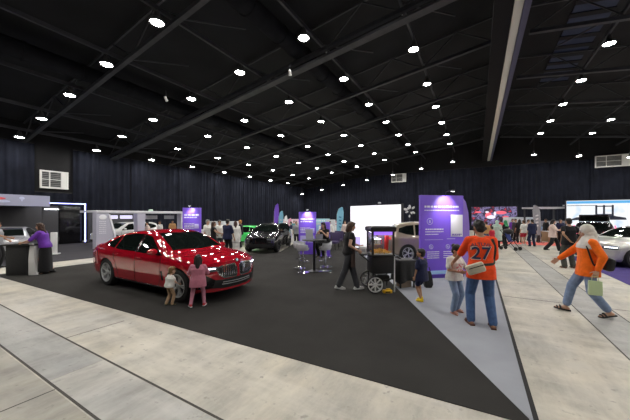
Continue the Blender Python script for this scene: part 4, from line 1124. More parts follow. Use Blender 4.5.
for y in (-.34,.34):
    g = MB(); g.T = M.Translation((-.22,y,.205)) @ M.Rotation(R(90), 4, 'X'); rr = .178
    g.lathe([(.158,-.014),(.186,-.014),(.186,.014),(.158,.014),(.158,-.014)], 36, False)
    for k in range(8): g.bar((.03*math.cos(k*PI/4),.03*math.sin(k*PI/4),0), (.163*math.cos(k*PI/4),.163*math.sin(k*PI/4),0), .030, .018)
    g.lathe([(.001,-.028),(.04,-.028),(.045,0),(.04,.028),(.001,.028)], 16); o = g.build('wheel', mat('wheel_white', (.72,.72,.72), .4), t)
    g = MB(); g.T = M.Translation((-.22,y,.205)) @ M.Rotation(R(90), 4, 'X'); g.lathe([(.184,-.02),(.204,-.02),(.204,.02),(.184,.02),(.184,-.02)], 36, False); g.build('tyre', TYRE, o)
g = MB(); g.tube([(.27,-.2,.80),(.36,-.2,.86),(.44,-.2,.80)], .014, 8); g.tube([(.27,.2,.80),(.36,.2,.86),(.44,.2,.80)], .014, 8); g.cyl((.44,-.22,.80), (.44,.22,.80), .016); g.build('push_handle', PLASTIC_K, t)
CARTM = M.Translation(cp) @ M.Rotation(CAM_YAW+R(4), 4, 'Z')
t = thing('tissue_box', 'white box on the side shelf of the popcorn cart', 'box', CARTM @ V((-.45,-.02,.9125)), CAM_YAW)
g = MB(); g.box((0,0,.09), (.16,.16,.18), bev=.008); g.build('carton', PLASTIC_W, t); g = MB(); g.box((0,-.082,.09), (.10,.003,.07)); g.build('printed_block', GREY_L, t)
t = thing('floor_chock', 'small yellow plastic block on the floor under the cart', 'wheel chock', CARTM @ V((.08,-.30,.007)), CAM_YAW+R(4))
g = MB(); g.box((0,0,.035), (.22,.12,.07), bev=.012); g.box((.03,0,.085), (.10,.08,.03), bev=.01); g.build('block', mat('yellow_plastic', (.75,.45,.02), .45), t); g = MB(); g.box((.0,-.061,.03), (.12,.004,.03)); g.build('slot', BLACK_MATT, t)

# small table under a black cloth, boxes below
t = thing('draped_table', 'small table under a black cloth between the cart and the boy', 'table', G(404.5,288)+V((-.05,.15,0)), CAM_YAW+R(12))
g = MB(); g.box((0,0,.70), (.46,.42,.03)); g.build('tabletop', PLASTIC_K, t)
for sx in (-1,1):
    for sy in (-1,1): g = MB(); g.bar((sx*.19,sy*.17,0), (sx*.19,sy*.17,.69), .03, .03); g.build('leg', PLASTIC_K, t)
def cloth(label, size, top, drop, loc, rz, seed):
    g = MB(); n = 40; rings = []; r = random.Random(seed)
    def per(t, e):
        a = 2*PI*t; x = math.cos(a); y = math.sin(a); k = 1/max(abs(x),abs(y)); k = k*.75+.25*1.15
        return V((x*k*(size[0]/2+e), y*k*(size[1]/2+e), 0))
    for q, (e, z) in enumerate(((-.18,top),(-.05,top),(0,top-.004),(.012,top-.03),(.02,top-drop*.4),(.03,top-drop*.75),(.045,top-drop))):
        ring = []
        for j in range(n):
            tt = j/n; fold = math.sin(tt*2*PI*9+seed)*.022*max(0,q-3)/3; p = per(tt, e+fold)
            zz = z-(.20*drop*max(0,(q-4)/2)*max(0,abs(math.sin(2*2*PI*tt))-.2) if q > 4 else 0)*1.0; ring.append(p+V((0,0,zz)))
        rings.append(ring)
    inner = [[p*1-V((p.x,p.y,0)).normalized()*.008-V((0,0,.004)) for p in r_] for r_ in rings]
    g.loft(rings+inner[::-1], True); o = g.build('table_cloth', CLOTH_K, None, True, 80); o.location = loc; o.rotation_euler = (0,0,rz); tag(o, label, 'cloth'); return o
dt = G(404.5,288)+V((-.05,.15,0)); cloth('black cloth draped over the small table beside the boy', (.50,.46), .724, .50, dt, CAM_YAW+R(12), 2)
t = thing('cardboard_box', 'beige cardboard box under the black cloth table', 'box', dt+V((0,0,.007)), CAM_YAW+R(20))
g = MB(); g.box((0,0,.17), (.30,.24,.34), bev=.004); g.build('carton', mat('cardboard', (.42,.33,.25), .8), t); g = MB(); g.box((0,0,.342), (.06,.24,.004)); g.build('tape', GREY_L, t)
t = thing('tote_bag', 'limp black bag hanging at the floor behind the boy', 'bag', G(428,287.5), CAM_YAW)
g = MB(); g.loft([[V((x*a,y*b,z)) for x, y in ((-1,-1),(0,-1.2),(1,-1),(1.1,0),(1,1),(0,1.2),(-1,1),(-1.1,0))] for a, b, z in ((.07,.06,0),(.10,.08,.08),(.09,.07,.22),(.07,.05,.36),(.05,.03,.42))]); g.build('sack', CLOTH_K, t); g = MB(); g.tube([(-.06,0,.40),(-.03,0,.52),(.03,0,.52),(.06,0,.40)], .010, 8); g.build('strap', CLOTH_K, t)
# ------------------------------------------------------------------ cars
RED = mat('paint_red', (.42,.005,.018), .5, metal=0., spec=.0, coat=1., coat_ior=2.6)
car = Car('saloon_car', 'shiny red saloon car standing on the black carpet', (-7.15,4.60,.007), R(0.5), SEDAN, RED, .03, (1.0,.985,.985), 'twin')
dress(car, 'sedan', RED, front='kidney')
for sd in ('left','right'):
    s = 1 if sd == 'left' else -1
    car.patch('front_fender_vent', [(1.05,.42),(1.12,.42)], [(1.02,.62),(1.08,.64)], sd, BLACK_GLOSS, .004, nu=3)
BLK = mat('paint_black', (.008,.008,.010), .18, metal=.2, coat=1., coat_ior=1.6); BEIGE = mat('paint_beige', (.33,.27,.21), .3, metal=.5, coat=1.); SILV = mat('paint_silver', (.42,.42,.45), .28, metal=.6, coat=1.); PEARL = mat('paint_pearl', (.56,.55,.52), .28, metal=.35, coat=1.); WHT = mat('paint_white', (.68,.68,.68), .3, coat=1.); DKR = mat('paint_dark', (.02,.016,.02), .2, metal=.3, coat=1.); GRN = mat('paint_green', (.05,.62,.12), .35, coat=1.)
def face(dx, dy): return math.atan2(dy, dx)
p = (G(247,252)+G(276,252))/2+V((-.64,1.2,0))
c = Car('crossover_car', 'glossy black car facing the camera beside the purple feather flag', (p.x+.05,p.y+.25,.007), face(.40,-.92), SUV, BLK, .06, (1.04,.92,.86), 'dark'); dress(c, 'suv', BLK, front='bar', lit=LAMP_GLASS)
c = Car('crossover_car', 'beige crossover seen from the rear quarter behind the popcorn cart', (-1.68,12.81,.007), face(.93,.37), SUV, BEIGE, .05, (.85,.93,.955), 'twin'); dress(c, 'suv', BEIGE, front='bar')
c = Car('saloon_car', 'silver car parked inside the dark grey booth at far left', (-18.9,4.1,.007), face(.93,-.36), SEDAN, SILV, .06, (.92,1.0,.90), 'spoke'); dress(c, 'sedan', SILV, front='plain', lamps=LAMP_BLUE)
p = GZ(645,10.9)
c = Car('saloon_car', 'long pale silver car on the purple carpet at the right edge', (p.x,p.y,.007), PI+CAM_YAW+R(4), SEDAN, PEARL, .05, (1.0,1.0,.97), 'spoke'); dress(c, 'sedan', PEARL, front='plain')
c = Car('hatchback_car', 'white car parked inside the white framed booth', (-20.7,10.15,.007), face(.12,-.99), SUV, WHT, .06, (.92,.95,.86), 'dark'); dress(c, 'suv', WHT, front='plain')
p = GZ(594,17.2)
c = Car('crossover_car', 'dark car with raised tailgate and pink lights before the right screen', (p.x,p.y,.007), face(.45,.89)+R(12), SUV, DKR, .06, (.95,1.02,.92), 'dark'); dress(c, 'suv', DKR, front='bar')
PINKL = mat('pink_light', (.6,.1,.2), .4, emit=((1,.16,.30), 1.1))
for s in (-1,1):
    g = MB(); g.tube([(-2.22,s*.70,.9),(-2.12,s*.84,1.15),(-1.98,s*.80,1.42)], .035, 8); g.build('light_strip', PINKL, c.root)
g = MB(); g.slab([(-1.75,-.62,1.66),(-1.75,.62,1.66),(-2.75,.58,2.02),(-2.75,-.58,2.02)], (0,0,1), .06); g.build('tailgate', DKR, c.root); g = MB(); g.slab([(-1.9,-.52,1.70),(-1.9,.52,1.70),(-2.5,.50,1.92),(-2.5,-.50,1.92)], (0,0,1), .08); g.build('tailgate_glass', GLASS_CAR, c.root)
p = GZ(246,18.5)
c = Car('hatchback_car', 'bright green car between the visitors and the black car', (p.x,p.y,0), CAM_YAW+R(170), SUV, GRN, .07, (.50,.8,.74), 'dark'); dress(c, 'suv', GRN, seams=False)

# ------------------------------------------------------------------ far booths and furniture
def booth(label, p, w, h, d, m, head=None, rz=CAM_YAW, cat='booth', hh=.35):
    t = thing('exhibition_booth', label, cat, p, rz)
    g = MB(); g.box((0,d/2,h/2), (w,.08,h)); g.build('back_wall', m, t)
    for s in (-1,1): g = MB(); g.box((s*(w/2-.04),d/4,h*.5), (.08,d/2-.1,h)); g.build('side_wall', m, t)
    if head:
        g = MB(); g.box((0,-.02,h-hh/2), (w,.08,hh)); g.build('header', head, t)
        g = MB(); greek(g, -w*.35, h-hh*.5, w*.6, hh*.3, -.065, int(w*100)); g.build('lettering', PRINT_W, t)
    g = MB(); g.box((w*.1,-.1,.5), (w*.45,.35,1.0), bev=.02); g.build('counter', PLASTIC_W, t)
    g = MB(); g.box((-w*.15,d/2-.05,h*.5), (w*.3,.02,h*.35)); g.build('poster', CYANP if head else PRINT_L, t)
    return t
CY = mat('header_cyan', (.35,.68,.76), .5); WB = mat('booth_white', (.62,.63,.66), .5); PKB = mat('booth_pink', (.66,.36,.42), .5)
booth('white booth with a light cyan header behind the charging post', GZ(321,24), 1.5, 1.62, 1.2, WB, CY)
booth('narrow white booth wall left of the light blue flag', GZ(331,23), .75, 1.55, 1.0, WB)
booth('white booth with pale pink header left of the purple panel', GZ(291,27), 1.6, 1.55, 1.2, WB, mat('header_pink', (.72,.50,.58), .5))
booth('small red and white booth beside the light blue flag', GZ(336,26), .8, 1.35, 1.0, WB, mat('header_red2', (.62,.10,.12), .5))
booth('low white booth wall behind the group of visitors', GZ(222,21), 2.2, 1.45, 1.2, WB)
booth('white booth with pale blue header behind the couple in shorts', GZ(521,23.5), 2.0, 1.75, 1.4, WB, mat('header_paleblue', (.60,.68,.78), .5))
booth('grey booth wall under the white pergola frame', GZ(553,22.6), 2.0, 1.45, 1.2, mat('booth_midgrey', (.22,.23,.27), .6), mat('header_grey2', (.30,.31,.37), .5))
for px, z, lab, m in ((555.5,19.5,'tan wooden display cube left of the walking woman in pink','w'),(548,20.5,'tan wooden display cube under the pergola frame','w'),(301.5,23.5,'low blue display block near the pink flag','b')):
    t = thing('display_cube', lab, 'display block', GZ(px,z), CAM_YAW+.3); g = MB(); g.box((0,0,.36), (.62,.55,.72), bev=.02); g.build('block', mat('wood_tan', (.45,.29,.17), .6) if m == 'w' else mat('block_blue', (.10,.22,.5), .5), t); g = MB(); g.box((0,0,.735), (.66,.59,.03)); g.build('top_board', PLASTIC_W, t)
for px, z, lab in ((288.5,19.4,'white display table in front of the pink feather flag'),(296.5,25,'white display table just behind the pink feather flag'),(342.5,22,'white display table right of the light blue feather flag'),(203,18.5,'white display table behind the visitor in a cap')):
    t = thing('display_table', lab, 'table', GZ(px,z), CAM_YAW); g = MB(); g.box((0,0,.92), (1.0,.55,.05), bev=.01); g.build('tabletop', PLASTIC_W, t); g = MB(); g.box((0,0,.45), (.92,.48,.90)); g.build('skirt', PLASTIC_W, t); g = MB(); g.box((0,-.245,.5), (.5,.006,.3)); g.build('printed_block', PRINT_L, t)
# pergola
t = thing('pergola_frame', 'white metal pergola frame beside the grey feather flag', 'pergola', GZ(555,20.3), CAM_YAW)
for x in (-1.15,1.1):
    for y in (0,1.4): g = MB(); g.bar((x,y,0), (x,y,2.45), .09, .09); g.build('post', STEEL_D, t)
g = MB(); g.box((-.02,0,2.45), (2.6,.12,.12)); g.box((-.02,1.4,2.45), (2.6,.12,.12)); g.box((-1.15,.7,2.45), (.1,1.4,.1)); g.box((1.1,.7,2.45), (.1,1.4,.1)); g.box((.95,0,2.60), (.7,.10,.10)); g.build('top_frame', mat('pergola_white', (.50,.51,.55), .5), t)
# pushchair
t = thing('pushchair', 'dark baby pushchair with blue seat before the red screen', 'pushchair', G(510.5,250), CAM_YAW+R(30))
g = MB(); g.loft([[V((x*.20,-.02+.10*k,z)) for x in (-1,1)]+[V((x*.20,.03+.10*k,z)) for x in (1,-1)] for k, z in ((-1.5,.50),(0,.45),(1,.7),(1.6,.95))]); g.build('seat', mat('blue_cloth', (.03,.05,.22), .8), t)
g = MB(); g.ell((0,.12,1.0), (.24,.26,.16)); g.build('hood', CLOTH_K, t)
g = MB()
for s in (-1,1): g.bar((s*.23,-.35,.10), (s*.23,.42,1.08), .025, .025); g.bar((s*.23,.35,.10), (s*.23,-.18,.62), .025, .025)
g.bar((-.23,.42,1.08), (.23,.42,1.08), .03, .03); g.build('frame', BLACK_MATT, t)
for x in (-.23,.23):
    for y in (-.36,.36): g = MB(); g.T = M.Translation((x,y,.10)) @ M.Rotation(PI/2, 4, 'Y'); g.lathe([(.001,-.02),(.09,-.025),(.10,0),(.09,.025),(.001,.02)], 16); g.build('wheel', TYRE, t)
# lounge chairs behind the charging post
for px, z, lab in ((333,15.5,'dark lounge chair just right of the charging post'),(337,17,'dark lounge chair farther back near the light blue flag')):
    t = thing('lounge_chair', lab, 'chair', GZ(px,z), CAM_YAW+R(-30)); g = MB(); g.box((0,0,.40), (.6,.58,.14), bev=.05); g.build('seat', mat('chair_violet', (.045,.03,.09), .7), t); g = MB(); g.box((0,.27,.68), (.6,.12,.5), M.Rotation(R(-10), 3, 'X'), .05); g.build('backrest', mat('chair_violet', (.045,.03,.09), .7), t)
    for sx in (-1,1):
        for sy in (-1,1): g = MB(); g.bar((sx*.25,sy*.22,0), (sx*.22,sy*.2,.34), .03, .03); g.build('leg', BLACK_MATT, t)
# ------------------------------------------------------------------ people
JEANS = fabric('denim', (.07,.13,.28), .8, .18); JEANS_L = fabric('denim_light', (.22,.30,.44), .8, .18); ORANGE = fabric('cloth_orange', (.92,.085,.018)); ORANGE2 = fabric('cloth_orange_warm', (.90,.16,.012)); NAVY = fabric('cloth_navy', (.018,.022,.06)); BLK_C = fabric('cloth_soft_black', (.014,.014,.016)); GREY_C = fabric('cloth_charcoal', (.05,.052,.06)); WHITE_C = fabric('cloth_white', (.72,.71,.68)); PINK_C = fabric('cloth_pink', (.50,.18,.25)); PURP_C = fabric('cloth_purple', (.14,.035,.36), .6); BEIGE_C = fabric('cloth_beige', (.48,.32,.20)); PALEPINK = fabric('cloth_pale_pink', (.66,.52,.48)); OLIVE = fabric('cloth_olive', (.06,.062,.055)); MINT = fabric('cloth_mint', (.42,.58,.50)); RED_C = fabric('cloth_red', (.55,.03,.06)); GREEN_C = fabric('cloth_green', (.06,.30,.14)); TAN_C = fabric('cloth_tan', (.50,.28,.12)); GREYL_C = fabric('cloth_grey', (.28,.29,.31)); BROWN_C = fabric('cloth_brown', (.06,.04,.035))
YEL = mat('shoe_yellow', (.80,.55,.01), .5); WSH = mat('shoe_white', (.72,.72,.72), .5); RSH = mat('shoe_red', (.45,.02,.03), .5); KSH = mat('shoe_black', (.02,.02,.02), .5); BSH = mat('shoe_brown', (.12,.05,.035), .5); OSH = mat('shoe_olive', (.12,.12,.06), .6)
AWAY, RIGHT, LEFT, TOWARD = CAM_YAW, CAM_YAW-PI/2, CAM_YAW+PI/2, CAM_YAW+PI
def gp(px, py, z=.007): p = G(px, py); return (p.x, p.y, z)
FINE = .0085

# man in the orange jersey
root, inf = person('man seen from behind in orange number 27 jersey and blue jeans', gp(481,326.5), AWAY+R(-16), 1.76, 1.0, SKIN_B, ('tousled', HAIR_K),
    (ORANGE, .95, -.13, .012), ('trousers', JEANS, 1.02, .012), (BSH, 'sandal'), ankles=((-.13,.05,.085),(.15,-.05,.085)), wrists=((-.33,.32,.97),(.17,.30,1.02)), elbows=((-.2,-.6,-1),(.25,-.7,-1)), yaw=18, nod=14, vox=FINE, wide=1.04, lean=3)
shirt = inf['top']
def lay_text(txt, size, z, name, m, off, arch=0., th=.003, track=1.):
    """printed lettering laid on the back of the shirt"""
    bv = BVHTree.FromPolygons([v.co for v in shirt.data.vertices], [list(p.vertices) for p in shirt.data.polygons])
    me = text_mesh(txt, size, th/2); bm = bmesh.new(); bm.from_mesh(me); bmesh.ops.triangulate(bm, faces=bm.faces)
    for _ in range(3):
        e = [q for q in bm.edges if q.calc_length() > .02]
        if e: bmesh.ops.subdivide_edges(bm, edges=e, cuts=1, use_grid_fill=False)
        bmesh.ops.triangulate(bm, faces=bm.faces)
    for v in bm.verts:
        x, y, d = v.co.x*track, v.co.y, v.co.z
        y -= arch*x*x
        o = V((x-.028, -1, z+y)); h = bv.ray_cast(o, V((0,1,0)))
        yy = h[0].y if h[0] is not None else -.15
        v.co = V((o.x, yy-off-d, o.z))
    bmesh.ops.recalc_face_normals(bm, faces=bm.faces); bm.to_mesh(me); bm.free(); me.name = name; me.materials.clear(); me.materials.append(m)
    return link(name, me, shirt)
PNAVY = mat('print_navy', (.02,.03,.09), .6); POUT = mat('print_outline', (.75,.60,.50), .6)
tz = inf['T'](0,0,.31).z
lay_text('27', .315, tz-.04, 'number_outline', POUT, .003, 0, .003); lay_text('27', .282, tz-.04, 'number', PNAVY, .008, 0, .003)
lay_text('ALTUVE', .074, tz+.115, 'name_lettering', PNAVY, .004, 1.1, .003, 1.1)
# sling bag and strap
T = inf['T']; kv = inf['kv']
bagc = T(-.125,-.195,.045)
b = thing('sling_bag', "cream sling bag on the orange-jerseyed man's left hip", 'bag', (0,0,0), 0); b.matrix_world = M.Translation(V(gp(481,326.5))) @ M.Rotation(AWAY+R(-16), 4, 'Z')
g = MB(); g.box(bagc+V((0,-.02,0)), (.27,.08,.165), M.Rotation(R(-24), 3, 'Y') @ M.Rotation(R(-14), 3, 'Z'), .03); g.build('pouch', fabric('bag_cream', (.62,.56,.44)), b)
g = MB(); g.box(bagc+V((0,-.064,.03)), (.22,.012,.012), M.Rotation(R(-24), 3, 'Y') @ M.Rotation(R(-14), 3, 'Z')); g.build('zip', BLK_C, b)
bvs = BVHTree.FromPolygons([v.co for v in shirt.data.vertices], [list(p.vertices) for p in shirt.data.polygons])
pts = []
for q in range(17):
    t = q/16; x = interp([(0,.15),(.35,.20),(.65,.175),(1,-.02)], t); z = interp([(0,T(0,0,.505).z),(.35,T(0,0,.34).z),(.65,T(0,0,.12).z),(1,bagc.z+.05)], t)
    h = bvs.ray_cast(V((x,-1,z)), V((0,1,0)))
    if h[0] is not None: pts.append(h[0]+V((0,-.014,0)))
rings = []
for a, c_ in zip(pts, pts[1:]+[pts[-1]+(pts[-1]-pts[-2])]):
    d = (c_-a).normalized(); s = d.cross(V((0,1,0))).normalized(); rings.append([a-s*.02, a+s*.02, a+s*.02+V((0,.01,0)), a-s*.02+V((0,.01,0))])
g = MB(); g.loft(rings); g.build('strap', fabric('strap_olive', (.05,.055,.05)), b)

# girl with him
root, ig = person('girl in white top and light jeans beside the man in the orange jersey', gp(454.5,312.5), RIGHT+R(-66), 1.30, 1.22, SKIN_B, ('bun', HAIR_K),
    (WHITE_C, .7, -.06, .02), ('trousers', JEANS_L, 1.0, .02), (mat('sandal_pink', (.5,.25,.2), .6), 'sandal'), ankles=((-.10,-.03,.085),(.10,.05,.085)), wrists=((-.10,.30,1.16),(.12,.27,1.10)), elbows=((-.9,-.3,-1),(.9,-.3,-1)), nod=22, vox=FINE, yaw=6, curl=55, footyaw=(14,-14))
sh_ = ig['top']; bv = BVHTree.FromPolygons([v.co for v in sh_.data.vertices], [list(p.vertices) for p in sh_.data.polygons])
g = MB(); r = random.Random(3)
for k in range(14):
    x = r.uniform(-.08,.08); z = ig['T'](0,0,.28).z+r.uniform(-.07,.07)
    for y0, dd in ((1,-1),(-1,1)):
        h = bv.ray_cast(V((x,y0,z)), V((0,dd,0)))
        if h[0] is not None: g.ell(h[0], (.018,.004,.014), None, 8, 5)
g.build('printed_pattern', mat('print_pink', (.60,.14,.20), .7), sh_)

# boy
person('small boy in navy with bright yellow shoes near the draped table', gp(421.5,301.5), AWAY+R(38), 1.13, 1.28, SKIN_B, ('short', HAIR_K), (NAVY, .8, -.20, .022), ('shorts', NAVY, .72, .012), (YEL, 'shoe'),
    ankles=((-.075,-.04,.085),(.075,.05,.085)), wrists=((-.23,.10,.84),(.23,-.02,.84)), vox=FINE, yaw=12, nod=-4, wide=.98, footyaw=(5,-12))

# popcorn seller
root, io = person('woman in dark apron and black top reaching to the popcorn cart', gp(348.5,289.5), RIGHT+R(14), 1.69, 1.0, SKIN_A, ('bob', HAIR_B), (BLK_C, .33, -.02, .012), ('trousers', GREY_C, 1.0, .024), (WSH, 'shoe', WSH),
    ankles=((.08,.20,.085),(-.06,-.24,.10)), wrists=((-.20,.40,1.06),(.25,.15,1.00)), elbows=((-.5,-1,-.3),(.25,-1,0)), nod=10, lean=4, vox=FINE, footpitch=(0,-12), apron=BROWN_C, yaw=-6)

# children at the red car
person('little girl in pink standing at the headlight of the red car', gp(198,306.5), AWAY+R(16), 1.05, 1.30, SKIN_A, ('long', HAIR_K), (PINK_C, 1.85, -.22, .022), ('trousers', fabric('cloth_pink_legging', (.48,.20,.27)), 1.0, .008), (RSH, 'shoe', WSH),
    ankles=((-.20,-.03,.085),(.17,.03,.085)), wrists=((-.11,.22,1.27),(.11,.22,1.24)), elbows=((-.5,.3,-1),(.5,.3,-1)), vox=FINE, curl=50, footyaw=(25,-15), wide=1.0)
person('toddler in white vest and beige trousers touching the front wheel of the red car', gp(169.5,305.5), AWAY+R(-38), .79, 1.50, SKIN_C, ('short', HAIR_L), (WHITE_C, .5, -.02, .02), ('trousers', BEIGE_C, 1.0, .02), (OSH, 'shoe'),
    ankles=((-.10,-.10,.085),(.10,.06,.085)), wrists=((-.24,.28,1.02),(.22,.34,1.0)), elbows=((-1,-.6,-.6),(1,-.6,-.6)), vox=FINE, lean=8, footyaw=(10,-10))

# woman in the white headscarf
root, ih = person('woman in orange shirt and white headscarf striding across the pale floor', gp(587.5,314.5), LEFT+R(-27), 1.685, 1.0, SKIN_A, ('hijab', fabric('scarf_white', (.66,.63,.58))), (ORANGE2, 1.88, -.15, .024), ('trousers', fabric('denim_mid', (.20,.27,.42), .8, .2), .86, .018), (KSH, 'sandal'),
    ankles=((-.09,-.27,.11),(.09,.29,.09)), wrists=((-.27,-.05,.87),(.20,.40,.97)), elbows=((-.5,-1,-.1),(.7,-.6,-.8)), lean=-2, nod=12, yaw=-4, vox=FINE, footpitch=(-14,6), hipz=.885, wide=1.02)
HM = M.Translation(V(gp(587.5,314.5))) @ M.Rotation(LEFT+R(-27), 4, 'Z')
hw = ih['wr'][0]; hd = (ih['wr'][0]-ih['elb'][0]).normalized()
b = thing('paper_bag', 'pale green paper bag held low by the woman in orange', 'bag', (0,0,0), 0); b.matrix_world = HM @ M.Translation(hw+hd*.11)
g = MB(); g.loft([[V((x*a,y*.09,z)) for x, y in ((-.022,-1),(.022,-1),(.022,1),(-.022,1))] for a, z in ((1.6,-.33),(1.6,-.2),(1,-.08))]); g.build('bag', mat('paper_green', (.50,.62,.36), .7), b)
g = MB(); g.tube([(0,-.05,-.09),(0,-.04,-.0),(0,.04,0),(0,.05,-.09)], .006, 6); g.build('handle', mat('paper_green', (.5,.62,.36), .7), b)
b = thing('shoulder_bag', 'black shoulder bag behind the woman in orange', 'bag', (0,0,0), 0); b.matrix_world = HM
sc = ih['T'](-.10,-.235,.10)
g = MB(); g.box(sc, (.30,.15,.24), M.Rotation(R(8), 3, 'X'), .06); g.build('sack', mat('bag_black', (.012,.012,.014), .45), b)
shs = ih['top']; bvs = BVHTree.FromPolygons([v.co for v in shs.data.vertices], [list(p.vertices) for p in shs.data.polygons])
pts = []
for q in range(12):
    t = q/11; z = ih['T'](0,0,.44).z*(1-t)+(sc.z-.02)*t; y = .02-.10*t
    h = bvs.ray_cast(V((-1,y+.06,z)), V((1,0,0)))
    pts.append((h[0] if h[0] is not None else V((-.2,y,z)))+V((-.012,0,0)))
g = MB(); g.tube([ih['T'](-.07,.0,.535)+V((0,0,.02))]+pts[1:]+[sc+V((-.05,.05,.04))], .014, 8); g.build('strap', mat('bag_black', (.012,.012,.014), .45), b)

# man in black T-shirt
person('man in black T-shirt and dark trousers with hands behind, near the dark car', gp(569,268.5,0), AWAY+R(-8), 1.76, 1.0, SKIN_B, ('short', HAIR_K), (BLK_C, .5, -.1, .02), ('trousers', OLIVE, 1.0, .03), (BSH, 'shoe'), ankles=((-.12,0,.085),(.15,.05,.085)), wrists=((-.12,-.20,.98),(.12,-.18,.95)), elbows=((-1,-.5,0),(1,-.5,0)), vox=.012, wide=1.08)
person('woman in pale pink top walking with a bag left of the man in black', gp(552.5,251,0), RIGHT+R(-30), 1.68, 1.0, SKIN_A, ('bob', HAIR_K), (PALEPINK, 1.2, -.15, .03), ('trousers', BLK_C, 1.0, .04), (KSH, 'shoe'), ankles=((-.1,.30,.09),(.1,-.32,.12)), wrists=((-.2,.30,1.12),(.2,.33,1.10)), elbows=((-1,-.6,-.6),(1,-.6,-.6)), nod=10, hipz=.88)
person('man in navy standing with his back to the camera near the grey flag', gp(532.3,246.5,0), AWAY+R(-8), 1.64, 1.0, SKIN_A, ('short', HAIR_K), (NAVY, 1.3, -.12, .025), ('trousers', NAVY, 1.0, .02), (KSH, 'shoe'), ankles=((-.12,.02,.085),(.12,-.02,.085)), vox=.016)
person('woman in white top and red shorts beside the man in navy', gp(524,245.5,0), AWAY+R(10), 1.58, 1.0, SKIN_A, ('bun', HAIR_B), (WHITE_C, .8, -.06, .03), ('shorts', RED_C, .55, .03), (WSH, 'shoe'), vox=.016)
person('woman in mint headscarf and pale dress in front of the red screen', gp(497,247.5,0), AWAY+R(-20), 1.58, 1.0, SKIN_A, ('hijab', MINT), (fabric('cloth_pale_mint', (.50,.58,.52)), 1.9, -.45, .05), ('trousers', BLK_C, 1.0, .03), (KSH, 'shoe'), vox=.016)
person('woman in green headscarf behind the dark pushchair', gp(505.5,246,0), AWAY+R(25), 1.57, 1.0, SKIN_A, ('hijab', GREEN_C), (BLK_C, 1.9, -.3, .04), ('trousers', BLK_C, 1.0, .03), (KSH, 'shoe'), vox=.016)
person('person in tan top at the left end of the red screen crowd', gp(486.5,246,0), AWAY+R(-10), 1.5, 1.0, SKIN_B, ('short', HAIR_B), (TAN_C, 1.2, -.05, .03), ('trousers', JEANS, 1.0, .02), (KSH, 'shoe'), vox=.016)
person('child in red top between the tan top and the mint headscarf', gp(492,248,0), AWAY+R(20), 1.25, 1.2, SKIN_B, ('short', HAIR_K), (RED_C, .9, -.05, .02), ('trousers', JEANS_L, 1.0, .02), (WSH, 'shoe'), vox=.016)
person('person in black jacket far back behind the pushchair', gp(515.5,241.5,0), TOWARD, 1.62, 1.0, SKIN_A, ('short', HAIR_K), (GREY_C, 1.9, -.1, .03), ('trousers', BLK_C, 1.0, .02), (KSH, 'shoe'), vox=.018)
person('person in blue top far back between the navy man and the flag', gp(538,242,0), TOWARD+.4, 1.6, 1.0, SKIN_A, ('bob', HAIR_K), (fabric('cloth_sky', (.25,.38,.6)), 1.2, -.1, .03), ('trousers', GREY_C, 1.0, .02), (KSH, 'shoe'), vox=.018)
person('person in dark clothes beside the right screen behind the dark car', gp(612,240.5,0), LEFT, 1.65, 1.0, SKIN_A, ('short', HAIR_K), (WHITE_C, 1.2, -.1, .03), ('trousers', BLK_C, 1.0, .02), (KSH, 'shoe'), vox=.018)
person('man in navy in front of the right screen at the photo edge', gp(620,241,0), TOWARD, 1.68, 1.0, SKIN_B, ('short', HAIR_K), (NAVY, 1.2, -.1, .03), ('trousers', BLK_C, 1.0, .02), (KSH, 'shoe'), vox=.018)

# seated woman at the high table
sw = stool_w
person('woman with long dark hair seated at the high table, chin on her hands', (sw.x,sw.y,.0), TOWARD+R(-38), 1.60, 1.0, SKIN_A, ('long', HAIR_K), (BLK_C, .2, -.02, .014), ('trousers', BLK_C, .98, .015), (KSH, 'shoe'),
    hipz=.93, ankles=((-.10,.30,.50),(.10,.32,.50)), wrists=((-.10,.36,1.36),(.08,.36,1.36)), elbows=((-.5,.7,-1),(.5,.7,-1)), lean=14, nod=4, vox=.011, curl=70, footpitch=(-8,-8))
# hostess
person('hostess in purple top and long black skirt leaning on the black counter', gp(45.5,273.5), LEFT+R(18), 1.62, 1.0, SKIN_A, ('curly', HAIR_B), (PURP_C, 1.1, -.03, .02), ('skirt', BLK_C, .83, .055), (KSH, 'shoe'),
    ankles=((-.10,-.05,.085),(.10,-.16,.085)), wrists=((-.22,.50,1.06),(.10,.52,1.04)), elbows=((-.8,-.4,-.8),(.8,-.4,-.8)), lean=13, nod=0, vox=.011)
person('person in grey shirt pointing beside the silver car at the photo edge', gp(-3,268), RIGHT+R(20), 1.62, 1.0, SKIN_B, ('short', HAIR_B), (GREYL_C, .7, -.05, .02), ('trousers', BLK_C, 1.0, .02), (KSH, 'shoe'), wrists=((-.24,.2,1.0),(.2,.45,1.13)), vox=.013)
# visitors between the red saloon and the green car
Z0 = 0.
def vp(px, z): p = GZ(px, z); return (p.x, p.y, 0)
person('visitor in white shirt and cap at the left of the chatting group', vp(207.5,13.6), RIGHT+R(-20), 1.66, 1.0, SKIN_A, ('short', GREYL_C), (WHITE_C, .8, -.1, .02), ('trousers', GREY_C, 1.0, .02), (KSH, 'shoe'), vox=.016)
person('woman with brown hair and black dress holding out her arm in the chatting group', vp(213.5,13.0), RIGHT+R(10), 1.58, 1.0, SKIN_A, ('long', HAIR_B), (BLK_C, .3, -.05, .015), ('skirt', BLK_C, .5, .06), (KSH, 'shoe'), wrists=((-.2,.40,1.04),(.2,.42,1.10)), vox=.016)
person('visitor in white printed T-shirt in the middle of the chatting group', vp(219.5,13.6), TOWARD+R(20), 1.64, 1.0, SKIN_B, ('short', HAIR_K), (WHITE_C, .8, -.1, .02), ('trousers', GREY_C, 1.0, .02), (KSH, 'shoe'), wrists=((-.15,.28,1.0),(.15,.3,1.0)), vox=.016)
